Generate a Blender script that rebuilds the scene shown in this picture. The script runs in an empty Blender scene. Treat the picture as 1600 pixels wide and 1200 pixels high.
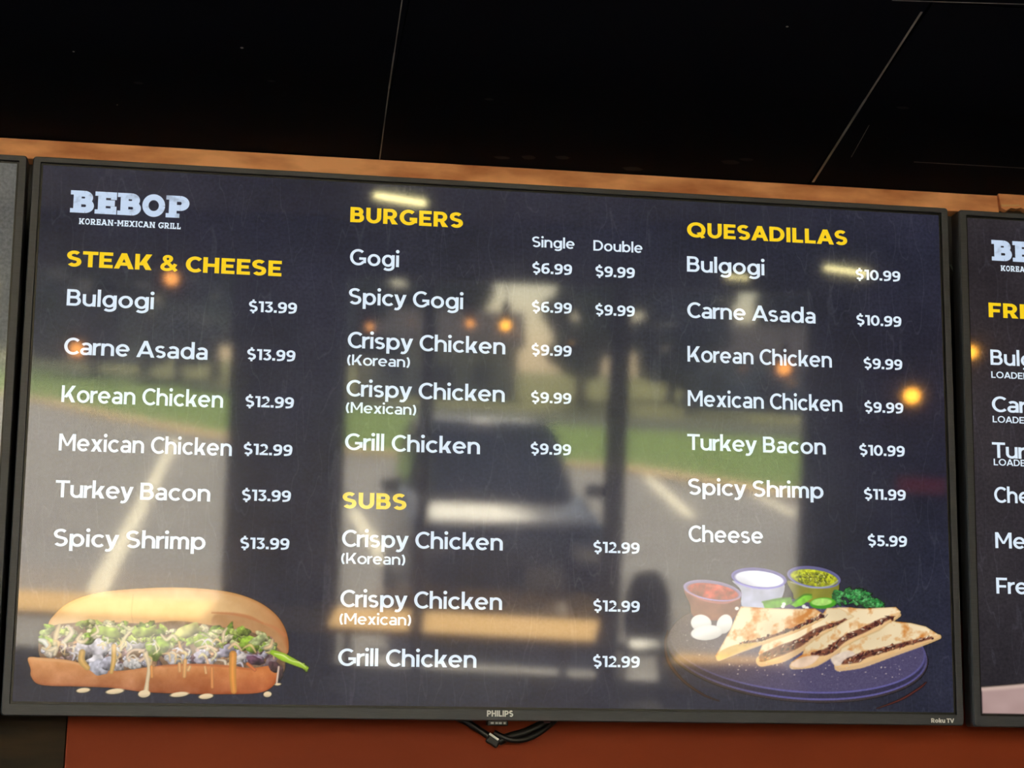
import bpy, bmesh, math, random
import numpy as np
from mathutils import Matrix, Vector

# ------------------------------------------------------------------ camera, world, sun, exposure
SC = bpy.context.scene
COL = SC.collection
PI = math.pi
R = math.radians

cam_data = bpy.data.cameras.new('camera')
cam = bpy.data.objects.new('camera', cam_data)
COL.objects.link(cam)
cam_data.sensor_fit = 'HORIZONTAL'
cam_data.sensor_width = 36.0
cam_data.lens = 36.0 * 2900 / 1600
cam_data.clip_start = 0.05
cam_data.clip_end = 1500
cam.matrix_world = Matrix(((0.98673, -0.03914, -0.15756, -0.34259),
                           (-0.16107, -0.35746, -0.91993, -2.19748),
                           (-0.02031, 0.93311, -0.35902, 1.73237),
                           (0, 0, 0, 1)))
cam_data.dof.use_dof = True
cam_data.dof.focus_distance = 2.2
cam_data.dof.aperture_fstop = 9.0
SC.camera = cam

world = bpy.data.worlds.new('daylight')
SC.world = world
world.use_nodes = True
wn = world.node_tree.nodes
sky = wn.new('ShaderNodeTexSky')
sky.sky_type = 'NISHITA'
sky.sun_disc = False
sky.sun_elevation = R(36)
sky.sun_rotation = R(188)
world.node_tree.links.new(sky.outputs[0], wn['Background'].inputs[0])
wn['Background'].inputs[1].default_value = 1.4

sun_data = bpy.data.lights.new('sun', 'SUN')
sun_data.energy = 128.0
sun_data.color = (1.0, 0.86, 0.66)
sun_data.angle = R(0.6)
sun = bpy.data.objects.new('sun', sun_data)
COL.objects.link(sun)
sun.location = (-4, -40, 30)
sun.rotation_euler = Vector((-0.10, 0.80, -0.56)).to_track_quat('-Z', 'Y').to_euler()

SC.view_settings.view_transform = 'Standard'
SC.view_settings.look = 'None'
SC.view_settings.gamma = 1.0
SC.view_settings.exposure = 0.0
SC.view_settings.use_curve_mapping = False
SC.cycles.use_denoising = True
SC.cycles.max_bounces = 10
SC.cycles.diffuse_bounces = 5
SC.cycles.glossy_bounces = 4
SC.cycles.transparent_max_bounces = 12
SC.cycles.sample_clamp_indirect = 8.0


# ------------------------------------------------------------------ helpers
def srgb(r, g, b):
    def f(c):
        c = c / 255.0
        return c / 12.92 if c <= 0.04045 else ((c + 0.055) / 1.055) ** 2.4
    return (f(r), f(g), f(b), 1.0)


def mat(name, color, rough=0.6, metal=0.0, spec=0.5, noise=None, emit=None, strength=0.0):
    m = bpy.data.materials.new(name)
    m.use_nodes = True
    nt = m.node_tree
    b = nt.nodes['Principled BSDF']
    b.inputs['Base Color'].default_value = color
    b.inputs['Roughness'].default_value = rough
    b.inputs['Metallic'].default_value = metal
    b.inputs['Specular IOR Level'].default_value = spec
    if noise:                                       # (second colour, scale, detail, stretch)
        c2, scale, detail, stretch = noise
        tc = nt.nodes.new('ShaderNodeTexCoord')
        mp = nt.nodes.new('ShaderNodeMapping')
        mp.inputs['Scale'].default_value = stretch
        nz = nt.nodes.new('ShaderNodeTexNoise')
        nz.inputs['Scale'].default_value = scale
        nz.inputs['Detail'].default_value = detail
        rp = nt.nodes.new('ShaderNodeValToRGB')
        rp.color_ramp.elements[0].position = 0.35
        rp.color_ramp.elements[1].position = 0.68
        rp.color_ramp.elements[0].color = color
        rp.color_ramp.elements[1].color = c2
        nt.links.new(tc.outputs['Object'], mp.inputs['Vector'])
        nt.links.new(mp.outputs[0], nz.inputs['Vector'])
        nt.links.new(nz.outputs[0], rp.inputs[0])
        nt.links.new(rp.outputs[0], b.inputs['Base Color'])
    if emit:
        b.inputs['Emission Color'].default_value = emit
        b.inputs['Emission Strength'].default_value = strength
    return m


def glass_mat(name, tint=(1, 1, 1, 1), gloss=0.06):
    m = bpy.data.materials.new(name)
    m.use_nodes = True
    nt = m.node_tree
    nt.nodes.remove(nt.nodes['Principled BSDF'])
    tr = nt.nodes.new('ShaderNodeBsdfTransparent')
    tr.inputs[0].default_value = tint
    gl = nt.nodes.new('ShaderNodeBsdfGlossy')
    gl.inputs['Roughness'].default_value = 0.02
    mx = nt.nodes.new('ShaderNodeMixShader')
    mx.inputs[0].default_value = gloss
    nt.links.new(tr.outputs[0], mx.inputs[1])
    nt.links.new(gl.outputs[0], mx.inputs[2])
    nt.links.new(mx.outputs[0], nt.nodes['Material Output'].inputs[0])
    return m


PANEL_ROUGH, PANEL_SPEC = 0.036, 0.5


def panel_finish(b):
    """the semi-gloss front sheet that every lit pixel of a screen lies behind"""
    b.inputs['Base Color'].default_value = (0.004, 0.004, 0.005, 1)
    b.inputs['Roughness'].default_value = PANEL_ROUGH
    b.inputs['Specular IOR Level'].default_value = PANEL_SPEC
    b.inputs['IOR'].default_value = 1.5
    b.inputs['Coat Weight'].default_value = 0.30           # faint haze of the anti-glare film
    b.inputs['Coat Roughness'].default_value = 0.22


def lit_mat(name, color, strength=1.0, wear=None):
    m = bpy.data.materials.new(name)
    m.use_nodes = True
    nt = m.node_tree
    b = nt.nodes['Principled BSDF']
    panel_finish(b)
    b.inputs['Emission Color'].default_value = color
    b.inputs['Emission Strength'].default_value = strength
    if wear:
        tc = nt.nodes.new('ShaderNodeTexCoord')
        nz = nt.nodes.new('ShaderNodeTexNoise')
        nz.inputs['Scale'].default_value = wear
        nz.inputs['Detail'].default_value = 6
        rp = nt.nodes.new('ShaderNodeValToRGB')
        rp.color_ramp.elements[0].position = 0.30
        rp.color_ramp.elements[1].position = 0.46
        rp.color_ramp.elements[0].color = tuple(c * 0.55 for c in color[:3]) + (1,)
        rp.color_ramp.elements[1].color = color
        nt.links.new(tc.outputs['Object'], nz.inputs['Vector'])
        nt.links.new(nz.outputs[0], rp.inputs[0])
        nt.links.new(rp.outputs[0], b.inputs['Emission Color'])
    return m


def picture_mat(name):
    m = bpy.data.materials.new(name)
    m.use_nodes = True
    nt = m.node_tree
    b = nt.nodes['Principled BSDF']
    panel_finish(b)
    at = nt.nodes.new('ShaderNodeAttribute')
    at.attribute_name = 'pixel'
    nt.links.new(at.outputs['Color'], b.inputs['Emission Color'])
    b.inputs['Emission Strength'].default_value = 1.0
    return m


def board_mat(name, c_low, c_high):
    """the menu's blackboard background as the screen shows it: mottled slate with fine scratches"""
    m = bpy.data.materials.new(name)
    m.use_nodes = True
    nt = m.node_tree
    b = nt.nodes['Principled BSDF']
    panel_finish(b)
    tc = nt.nodes.new('ShaderNodeTexCoord')
    n1 = nt.nodes.new('ShaderNodeTexNoise')
    n1.inputs['Scale'].default_value = 4.5
    n1.inputs['Detail'].default_value = 9
    n1.inputs['Roughness'].default_value = 0.68
    r1 = nt.nodes.new('ShaderNodeValToRGB')
    r1.color_ramp.elements[0].position = 0.32
    r1.color_ramp.elements[1].position = 0.70
    r1.color_ramp.elements[0].color = c_low
    r1.color_ramp.elements[1].color = c_high
    n2 = nt.nodes.new('ShaderNodeTexNoise')
    n2.inputs['Scale'].default_value = 1.5
    n2.inputs['Detail'].default_value = 1.2
    n2.inputs['Distortion'].default_value = 0.25
    m2 = nt.nodes.new('ShaderNodeMapping')
    m2.inputs['Rotation'].default_value = (0, 0, R(24))
    m2.inputs['Scale'].default_value = (30, 5, 1)
    r2 = nt.nodes.new('ShaderNodeValToRGB')
    e = r2.color_ramp.elements
    e[0].position, e[1].position = 0.490, 0.510
    e[0].color = e[1].color = (0, 0, 0, 1)
    k = e.new(0.5)
    k.color = (0.011, 0.012, 0.016, 1)
    n3 = nt.nodes.new('ShaderNodeTexNoise')
    n3.inputs['Scale'].default_value = 260.0
    n3.inputs['Detail'].default_value = 2
    add = nt.nodes.new('ShaderNodeMix')
    add.data_type = 'RGBA'
    add.blend_type = 'ADD'
    add.inputs['Factor'].default_value = 1.0
    mul = nt.nodes.new('ShaderNodeMix')
    mul.data_type = 'RGBA'
    mul.blend_type = 'MULTIPLY'
    mul.inputs['Factor'].default_value = 1.0
    r3 = nt.nodes.new('ShaderNodeValToRGB')
    r3.color_ramp.elements[0].position = 0.25
    r3.color_ramp.elements[1].position = 0.75
    r3.color_ramp.elements[0].color = (0.72, 0.72, 0.72, 1)
    r3.color_ramp.elements[1].color = (1.28, 1.28, 1.28, 1)
    L = nt.links.new
    for n in (n1, m2, n3):
        L(tc.outputs['Object'], n.inputs['Vector'])
    L(m2.outputs[0], n2.inputs['Vector'])
    L(n1.outputs[0], r1.inputs[0])
    L(n2.outputs[0], r2.inputs[0])
    L(n3.outputs[0], r3.inputs[0])
    L(r1.outputs[0], add.inputs[6])
    L(r2.outputs[0], add.inputs[7])
    L(add.outputs[2], mul.inputs[6])
    L(r3.outputs[0], mul.inputs[7])
    L(mul.outputs[2], b.inputs['Emission Color'])
    b.inputs['Emission Strength'].default_value = 1.0
    return m


def obj(name, me, material=None, parent=None, smooth=False):
    if isinstance(me, bmesh.types.BMesh):
        bm = me
        me = bpy.data.meshes.new(name)
        bm.to_mesh(me)
        bm.free()
    o = bpy.data.objects.new(name, me)
    COL.objects.link(o)
    for m in (material if isinstance(material, (list, tuple)) else [material]):
        if m:
            me.materials.append(m)
    if smooth:
        for p in me.polygons:
            p.use_smooth = True
    if parent:
        o.parent = parent
    return o


def tag(o, label=None, cat=None, group=None, kind=None):
    for k, v in (('label', label), ('category', cat), ('group', group), ('kind', kind)):
        if v:
            o[k] = v
    return o


def thing(name, label, cat, loc=(0, 0, 0), rotz=0.0, group=None):
    o = bpy.data.objects.new(name, None)
    COL.objects.link(o)
    o.empty_display_size = 0.1
    o.location = loc
    o.rotation_euler = (0, 0, rotz)
    return tag(o, label, cat, group)


def struct(name, bm, m, smooth=False):
    return tag(obj(name, bm, m, None, smooth), kind='structure')


def add_box(bm, x0, x1, y0, y1, z0, z1, bevel=0.0, mi=0):
    vs = [bm.verts.new(p) for p in ((x0, y0, z0), (x1, y0, z0), (x1, y1, z0), (x0, y1, z0),
                                    (x0, y0, z1), (x1, y0, z1), (x1, y1, z1), (x0, y1, z1))]
    fs = [bm.faces.new([vs[i] for i in q]) for q in
          ((3, 2, 1, 0), (4, 5, 6, 7), (0, 1, 5, 4), (1, 2, 6, 5), (2, 3, 7, 6), (3, 0, 4, 7))]
    for f in fs:
        f.material_index = mi
    if bevel:
        es = list({e for f in fs for e in f.edges})
        bmesh.ops.bevel(bm, geom=es, offset=bevel, segments=2, affect='EDGES', profile=0.5)


def box(x0, x1, y0, y1, z0, z1, bevel=0.0):
    bm = bmesh.new()
    add_box(bm, x0, x1, y0, y1, z0, z1, bevel)
    return bm


def add_prism(bm, pts, d0, d1, axis='y', mi=0):
    """polygon pts (two coordinates) extruded along an axis from d0 to d1"""
    def P(a, b, d):
        return (a, d, b) if axis == 'y' else (a, b, d) if axis == 'z' else (d, a, b)
    A = [bm.verts.new(P(a, b, d0)) for a, b in pts]
    B = [bm.verts.new(P(a, b, d1)) for a, b in pts]
    n = len(pts)
    fs = [bm.faces.new(A), bm.faces.new(B[::-1])]
    fs += [bm.faces.new((A[(i + 1) % n], A[i], B[i], B[(i + 1) % n])) for i in range(n)]
    for f in fs:
        f.material_index = mi
    bmesh.ops.recalc_face_normals(bm, faces=fs)
    return fs


def add_tube(bm, pts, rad, seg=10):
    pts = [Vector(p) for p in pts]
    rads = rad if isinstance(rad, (list, tuple)) else [rad] * len(pts)
    rings = []
    up = Vector((0, 0, 1))
    for i, p in enumerate(pts):
        t = (pts[min(i + 1, len(pts) - 1)] - pts[max(i - 1, 0)]).normalized()
        a = t.cross(up)
        if a.length < 1e-3:
            a = t.cross(Vector((1, 0, 0)))
        a.normalize()
        b = t.cross(a).normalized()
        rings.append([bm.verts.new(p + (a * math.cos(2 * PI * k / seg) + b * math.sin(2 * PI * k / seg)) * rads[i])
                      for k in range(seg)])
    fs = []
    for r0, r1 in zip(rings, rings[1:]):
        for k in range(seg):
            fs.append(bm.faces.new((r0[k], r0[(k + 1) % seg], r1[(k + 1) % seg], r1[k])))
    fs.append(bm.faces.new(rings[0][::-1]))
    fs.append(bm.faces.new(rings[-1]))
    bmesh.ops.recalc_face_normals(bm, faces=fs)


def tube(pts, rad, seg=10):
    bm = bmesh.new()
    add_tube(bm, pts, rad, seg)
    return bm


def lathe(profile, seg=24, centre=(0, 0, 0)):
    bm = bmesh.new()
    cx, cy, cz = centre
    rings = []
    for r, z in profile:
        rings.append([bm.verts.new((cx + r * math.cos(2 * PI * k / seg), cy + r * math.sin(2 * PI * k / seg), cz + z))
                      for k in range(seg)])
    for r0, r1 in zip(rings, rings[1:]):
        for k in range(seg):
            bm.faces.new((r0[k], r0[(k + 1) % seg], r1[(k + 1) % seg], r1[k]))
    bm.faces.new(rings[0][::-1])
    bm.faces.new(rings[-1])
    bmesh.ops.recalc_face_normals(bm, faces=bm.faces)
    return bm


def dup(root, loc, rotz=None, label=None):
    r = root.copy()
    COL.objects.link(r)
    r.location = loc
    if rotz is not None:
        r.rotation_euler = (0, 0, rotz)
    if label:
        r['label'] = label
    for ch in list(root.children):
        c = ch.copy()
        COL.objects.link(c)
        c.parent = r
        for g in ch.children:
            d = g.copy()
            COL.objects.link(d)
            d.parent = c
    return r


# ------------------------------------------------------------------ lettering: a geometric sans drawn from strokes
# unit = cap height; every glyph gives an advance and a list of polygons
def ribbon(pts, w, h):
    """stroke of width w (vertical stems) and h (horizontal bars) along pts, as one closed outline in quads"""
    n = len(pts)
    L, Rr = [], []
    for i in range(n):
        x0, y0 = pts[max(i - 1, 0)]
        x1, y1 = pts[min(i + 1, n - 1)]
        dx, dy = x1 - x0, y1 - y0
        d = math.hypot(dx, dy) or 1
        nx, ny = -dy / d, dx / d
        L.append((pts[i][0] + nx * w / 2, pts[i][1] + ny * h / 2))
        Rr.append((pts[i][0] - nx * w / 2, pts[i][1] - ny * h / 2))
    return [[L[i], L[i + 1], Rr[i + 1], Rr[i]] for i in range(n - 1)]


def arcp(cx, cy, rx, ry, a0, a1, n=None):
    n = n or max(4, int(abs(a1 - a0) / 9))
    return [(cx + rx * math.cos(R(a0 + (a1 - a0) * i / n)), cy + ry * math.sin(R(a0 + (a1 - a0) * i / n))) for i in range(n + 1)]


def spline(pts, k=8, closed=False):
    P = np.array(pts, float)
    n = len(P)
    out = []
    for i in range(n if closed else n - 1):
        p0, p1, p2, p3 = ((P[(i + j) % n] for j in (-1, 0, 1, 2)) if closed
                          else (P[min(max(i + j, 0), n - 1)] for j in (-1, 0, 1, 2)))
        for t in np.linspace(0, 1, k, endpoint=False):
            out.append(0.5 * ((2 * p1) + (-p0 + p2) * t + (2 * p0 - 5 * p1 + 4 * p2 - p3) * t * t
                              + (-p0 + 3 * p1 - 3 * p2 + p3) * t ** 3))
    if not closed:
        out.append(P[-1])
    return [tuple(p) for p in out]


def bar(x0, y0, x1, y1):
    return [[(x0, y0), (x1, y0), (x1, y1), (x0, y1)]]


def diag(x0, y0, x1, y1, t):
    """slanted stroke from (x0,y0) up to (x1,y1), x at its left edge, cut level at both ends"""
    return [[(x0, y0), (x0 + t, y0), (x1 + t, y1), (x1, y1)]]


def ell(x0, x1, y0, y1, a0, a1, w, h):
    rx, ry = (x1 - x0 - w) / 2, (y1 - y0 - h) / 2
    return ribbon(arcp((x0 + x1) / 2, (y0 + y1) / 2, rx, ry, a0, a1), w, h)


def bowl(xs, xe, y0, y1, w, h):
    """right-facing bowl from a stem: two level bars and a half round"""
    ry = (y1 - y0 - h) / 2
    rx = min(ry * 1.02, xe - xs - w / 2 - 0.02)
    cx = xe - w / 2 - rx
    return (bar(xs, y1 - h, cx, y1) + bar(xs, y0, cx, y0 + h)
            + ribbon(arcp(cx, (y0 + y1) / 2, rx, ry, 90, -90), w, h))


def ess(W, H, w, h, o=0.012):
    top, bot = H + o, -o
    mid = H * 0.515
    ru, rl = (top - mid) / 2, (mid - bot) / 2 
    xu, xl = W * 0.47 - w / 2 + 0.02, W * 0.5 - w / 2
    cu, cl = W * 0.49, W * 0.5
    yu, yl = top - h / 2 - (ru - h / 4), bot + h / 2 + (rl - h / 4)
    ry_u, ry_l = ru - h / 4, rl - h / 4
    pts = arcp(cu, yu, xu, ry_u, 35, 235) + arcp(cl, yl, xl, ry_l, 55, -148)
    return ribbon(spline(pts[::2] + [pts[-1]], 3), w, h)


def glyph(c, w):
    h = w * 0.86
    X = 0.735                      # height of small letters
    o = 0.014
    d = w * 1.13
    B = bar
    if c == 'A':
        W = 0.92 + w * 0.5
        m = W / 2
        return W, (diag(0, 0, m - d / 2, 1, d) + diag(W - d, 0, m - d / 2, 1, d)
                   + B(W * 0.2, 0.2, W * 0.8, 0.2 + h))
    if c == 'B':
        W = 0.70 + w * 0.35
        return W, B(0, 0, w, 1) + bowl(0, W - 0.05, 0.5 - h / 2 + 0.02, 1, w, h) + bowl(0, W, 0, 0.5 + h / 2 + 0.02, w, h)
    if c == 'C':
        return 0.75 + w * 0.25, ell(0, 0.92 + w * 0.35, -o, 1 + o, 46, 314, w, h)
    if c == 'D':
        W = 0.82 + w * 0.4
        ry = (1 - h) / 2
        rx = min(ry, W - w)
        return W, (B(0, 0, w, 1) + B(0, 1 - h, W - w / 2 - rx, 1) + B(0, 0, W - w / 2 - rx, h)
                   + ribbon(arcp(W - w / 2 - rx, 0.5, rx, ry, 90, -90), w, h))
    if c in 'EFL':
        W = (0.64 if c == 'E' else 0.62 if c == 'F' else 0.58) + w * 0.3
        p = B(0, 0, w, 1)
        if c in 'EL':
            p += B(0, 0, W, h)
        if c in 'EF':
            p += B(0, 1 - h, W, 1) + B(0, 0.5 - h / 2 + (0.0 if c == 'E' else -0.04), W * 0.9, 0.5 + h / 2 + (0.0 if c == 'E' else -0.04))
        return W, p
    if c == 'G':
        W = 0.94 + w * 0.35
        return W - 0.02, (ell(0, W, -o, 1 + o, 48, 322, w, h) + B(W * 0.56, 0.5 - h, W - 0.02, 0.5)
                          + B(W - 0.02 - w, 0.15, W - 0.02, 0.5))
    if c == 'H':
        W = 0.76 + w * 0.4
        return W, B(0, 0, w, 1) + B(W - w, 0, W, 1) + B(0, 0.5 - h / 2, W, 0.5 + h / 2)
    if c == 'I':
        return w, B(0, 0, w, 1)
    if c == 'K':
        W = 0.76 + w * 0.5
        return W, (B(0, 0, w, 1) + diag(w * 0.7, 0.28, W - d * 1.12, 1, d * 1.15)
                   + [[(W - d * 1.15, 0), (W, 0), (W * 0.52 + d * 0.35, 0.64), (W * 0.52 - d * 0.55, 0.50)]])
    if c == 'M':
        W = 0.92 + w * 0.55
        return W, (B(0, 0, w, 1) + B(W - w, 0, W, 1)
                   + [[(0, 1), (w * 1.1, 1), (W / 2 + d * 0.35, 0.28), (W / 2 - d * 0.35, 0.28)]]
                   + [[(W, 1), (W - w * 1.1, 1), (W / 2 - d * 0.35, 0.28), (W / 2 + d * 0.35, 0.28)]])
    if c == 'N':
        W = 0.80 + w * 0.4
        return W, B(0, 0, w, 1) + B(W - w, 0, W, 1) + [[(0, 1), (w, 1), (W, 0), (W - w, 0)]]
    if c in 'OQ':
        W = 1.02 + w * 0.35
        p = ell(0, W, -o, 1 + o, 0, 360, w, h)
        if c == 'Q':
            p += [[(W * 0.52, 0.30), (W * 0.52 + d * 0.75, 0.36), (W * 0.98, 0.02), (W * 0.98 - d * 0.8, -0.06)]]
        return W, p
    if c in 'PR':
        W = 0.70 + w * 0.35
        p = B(0, 0, w, 1) + bowl(0, W, 0.32, 1, w, h)
        if c == 'R':
            p += [[(W - d * 1.05, 0), (W + 0.06, 0), (W * 0.66 + d * 0.3, 0.36), (W * 0.62 - d * 0.5, 0.36)]]
        return W + (0.04 if c == 'R' else 0), p
    if c == 'S':
        W = 0.66 + w * 0.4
        return W, ess(W, 1, w, h)
    if c == 'T':
        W = 0.72 + w * 0.35
        return W, B(0, 1 - h, W, 1) + B(W / 2 - w / 2, 0, W / 2 + w / 2, 1)
    if c == 'U':
        W = 0.76 + w * 0.4
        r = (W - w) / 2
        return W, B(0, 0.40, w, 1) + B(W - w, 0.40, W, 1) + ribbon(arcp(W / 2, 0.40, r, 0.40 - h / 2 + o, 180, 360), w, h)
    if c in 'Vv':
        H = 1 if c == 'V' else X
        W = (0.9 if c == 'V' else 0.66) + w * 0.5
        return W, diag(W / 2 - d / 2, 0, 0, H, d) + diag(W / 2 - d / 2, 0, W - d, H, d)
    if c == 'X':
        W = 0.8 + w * 0.5
        return W, diag(0, 0, W - d * 1.1, 1, d * 1.1) + diag(W - d * 1.1, 0, 0, 1, d * 1.1)
    if c == 'Y':
        W = 0.84 + w * 0.5
        return W, B(W / 2 - w / 2, 0, W / 2 + w / 2, 0.42) + diag(W / 2 - d / 2, 0.38, 0, 1, d) + diag(W / 2 - d / 2, 0.38, W - d, 1, d)
    # small letters
    W = 0.66 + w * 0.55
    if c == 'o':
        W = 0.70 + w * 0.5
        return W, ell(0, W, -o, X + o, 0, 360, w, h)
    if c == 'c':
        return W - 0.08, ell(0, W + 0.02, -o, X + o, 44, 316, w, h)
    if c == 'e':
        W = 0.68 + w * 0.5
        return W, ell(0, W, -o, X + o, 0, 316, w, h) + B(w * 0.6, X / 2 - h * 0.42, W - w * 0.35, X / 2 + h * 0.42)
    if c in 'bdpqg':
        W = 0.68 + w * 0.55
        left = c in 'bp'
        p = ell(0 if not left else 0.03, W - (0.03 if not left else 0), -o, X + o, 0, 360, w, h)
        y0, y1 = {'b': (0, 1.05), 'd': (0, 1.05), 'p': (-0.26, X), 'q': (-0.26, X), 'g': (0.0, X)}[c]
        p += B(0, y0, w, y1) if left else B(W - w, y0, W, y1)
        if c == 'g':
            p += ribbon(arcp(W / 2, 0.0, W / 2 - w / 2, 0.275 - h / 2, 0, -142), w, h)
        return W, p
    if c == 'a':
        W = 0.56 + w * 0.5
        ry = 0.24
        p = B(W - w, 0, W, X - ry)
        p += ribbon(arcp(W / 2, X - ry, W / 2 - w / 2, ry - h / 2 + o, 0, 145), w, h)
        hb = 0.44
        rb = (hb - h) / 2
        p += ribbon(arcp(w / 2 + rb * 1.1, hb / 2 - o / 2, rb * 1.1, rb + o / 2, 90, 270), w, h)
        p += B(w / 2 + rb * 1.1, hb - h, W - w / 2, hb)
        p += ribbon([(w / 2 + rb * 1.1, h / 2 - o), (W * 0.58, h / 2 - o), (W * 0.78, h * 0.5 + 0.05), (W - w * 0.4, 0.17)], w, h)
        return W, p
    if c in 'hn':
        W = 0.62 + w * 0.5
        ry = 0.30
        return W, (B(0, 0, w, 1.05 if c == 'h' else X) + B(W - w, 0, W, X - ry)
                   + ribbon(arcp(W / 2, X - ry, W / 2 - w / 2, ry - h / 2 + o, 180, 0), w, h))
    if c == 'm':
        s = 0.52 + w * 0.42
        ry = 0.28
        p = B(0, 0, w, X)
        for k in range(2):
            x0 = k * (s - w / 2 + w / 2 - w)
            p += B(x0 + s - w, 0, x0 + s, X - ry)
            p += ribbon(arcp(x0 + s / 2, X - ry, s / 2 - w / 2, ry - h / 2 + o, 180, 0), w, h)
        return 2 * s - w, p
    if c == 'u':
        W = 0.62 + w * 0.5
        ry = 0.30
        return W, (B(W - w, 0, W, X) + B(0, ry, w, X)
                   + ribbon(arcp(W / 2, ry, W / 2 - w / 2, ry - h / 2 + o, 180, 360), w, h))
    if c == 'r':
        W = 0.36 + w * 0.4
        return W, B(0, 0, w, X) + ribbon(arcp(W, X - 0.32, W - w / 2, 0.32 - h / 2 + o, 178, 90), w, h)
    if c in 'il':
        p = B(0, 0, w, X if c == 'i' else 1.05)
        if c == 'i':
            p += [[(w / 2 + math.cos(2 * PI * k / 16) * w * 0.62, 0.97 + math.sin(2 * PI * k / 16) * w * 0.62) for k in range(16)]]
        return w, p
    if c == 'k':
        W = 0.58 + w * 0.5
        return W, (B(0, 0, w, 1.05) + diag(w * 0.6, 0.20, W - d * 1.1, X, d * 1.15)
                   + [[(W - d * 1.1, 0), (W + 0.02, 0), (W * 0.54 + d * 0.4, 0.47), (W * 0.54 - d * 0.45, 0.36)]])
    if c == 's':
        W = 0.50 + w * 0.45
        return W, ess(W, X, w * 0.95, h * 0.92)
    if c == 't':
        W = 0.38 + w * 0.35
        return W, (B(w * 0.4, 0.22, w * 1.4, 0.95) + B(0, X - h, W, X)
                   + ribbon(arcp(W - 0.02, 0.22, W - 0.02 - w * 0.9, 0.22 - h / 2 + o, 180, 275), w, h))
    if c == 'x':
        W = 0.60 + w * 0.5
        return W, diag(0, 0, W - d * 1.1, X, d * 1.1) + diag(W - d * 1.1, 0, 0, X, d * 1.1)
    if c == 'y':
        W = 0.64 + w * 0.5
        m = W / 2
        return W, (diag(m - d / 2, 0, 0, X, d) + diag(m - d * 0.62, -0.06, W - d, X, d)
                   + ribbon([(m + d * 0.0, 0.02), (m - 0.06, -0.10), (m - 0.13, -0.165), (m - 0.24, -0.185), (m - 0.33, -0.15)], w, h))
    # figures
    if c == '1':
        W = 0.30 + w * 0.5
        return W, B(W - w, 0, W, 1) + [[(0, 1), (0, 1 - h), (W - w * 0.5, 1 - h), (W - w * 0.5, 1)]]
    if c == '2':
        W = 0.60 + w * 0.4
        ry = 0.30
        p = ribbon(arcp(W * 0.48, 1 - ry - 0.0, W * 0.48 - w / 2, ry - h / 2 + o, 158, -32), w, h)
        p += [[(W * 0.98 - w * 0.85, 0.50), (W * 0.90 + w * 0.15, 0.56), (w * 1.35, h * 0.9), (0, h * 0.72)]]
        return W, p + B(0, 0, W, h)
    if c == '3':
        W = 0.58 + w * 0.45
        p = B(W * 0.05, 1 - h, W * 0.92, 1)
        p += [[(W * 0.92, 1), (W * 0.92, 1 - h), (W * 0.52, 0.54), (W * 0.24, 0.54), (W * 0.66, 1 - h)]]
        p += ribbon(arcp(W * 0.46, 0.30, W * 0.54 - w / 2, 0.30 - h / 2 + o, 88, -150), w, h)
        return W, p
    if c == '5':
        W = 0.60 + w * 0.4
        p = B(W * 0.12, 1 - h, W * 0.94, 1) + B(W * 0.12, 0.5, W * 0.12 + w, 1)
        p += B(W * 0.12, 0.62 - h, W * 0.48, 0.62)
        return W, p + ribbon(arcp(W * 0.46, 0.305, W * 0.54 - w / 2, 0.315 - h / 2 + o, 90, -150), w, h)
    if c in '69':
        W = 0.64 + w * 0.45
        p = ell(0, W, -o, 0.64, 0, 360, w, h)
        p += ribbon(spline([(w / 2, 0.30), (w * 0.52, 0.52), (W * 0.26, 0.82), (W * 0.58, 1 + o - h / 2), (W * 0.90, 0.93)], 6), w, h)
        if c == '9':
            p = [[(W - x, 1 - y) for x, y in q] for q in p]
        return W, p
    if c == '0':
        W = 0.70 + w * 0.45
        return W, ell(0, W, -o, 1 + o, 0, 360, w, h)
    if c == '$':
        W = 0.62 + w * 0.4
        return W, ess(W, 1, w, h) + B(W / 2 - w * 0.4, -0.14, W / 2 + w * 0.4, 0.06) + B(W / 2 - w * 0.4, 0.94, W / 2 + w * 0.4, 1.14)
    if c == '.':
        return w * 1.1, B(0, 0, w * 1.1, w * 1.05)
    if c == '-':
        return 0.34 + w * 0.3, B(0, 0.40, 0.34 + w * 0.3, 0.40 + h)
    if c == '(':
        return 0.22 + w * 0.6, ribbon(arcp(0.52 + w * 0.5, 0.45, 0.52, 0.68, 135, 225), w, h * 0.9)
    if c == ')':
        W = 0.22 + w * 0.6
        return W, ribbon(arcp(W - 0.52 - w * 0.5, 0.45, 0.52, 0.68, 45, -45), w, h * 0.9)
    if c == '&':
        W = 0.80 + w * 0.4
        P = [(W - w * 0.2, 0.02), (W * 0.62, 0.34), (W * 0.26, 0.74), (W * 0.30, 0.93), (W * 0.47, 0.97), (W * 0.60, 0.90), (W * 0.60, 0.74),
             (W * 0.40, 0.56), (w * 0.6, 0.36), (w * 0.5, 0.18), (W * 0.30, h * 0.42), (W * 0.56, h * 0.55), (W * 0.78, 0.28), (W * 0.90, 0.46)]
        P = [(x, y * 0.96 if y > .5 else y) for x, y in P]
        return W, ribbon(spline(P, 5), w * 0.86, h * 0.86)
    return 0.3, []


STEMS = {'B': (0,), 'E': (0,), 'P': (0,), 'K': (0,), 'R': (0,), 'N': (0, 1), 'M': (0, 1), 'X': (), 'I': (0,), 'L': (0,), 'D': (0,)}


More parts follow.
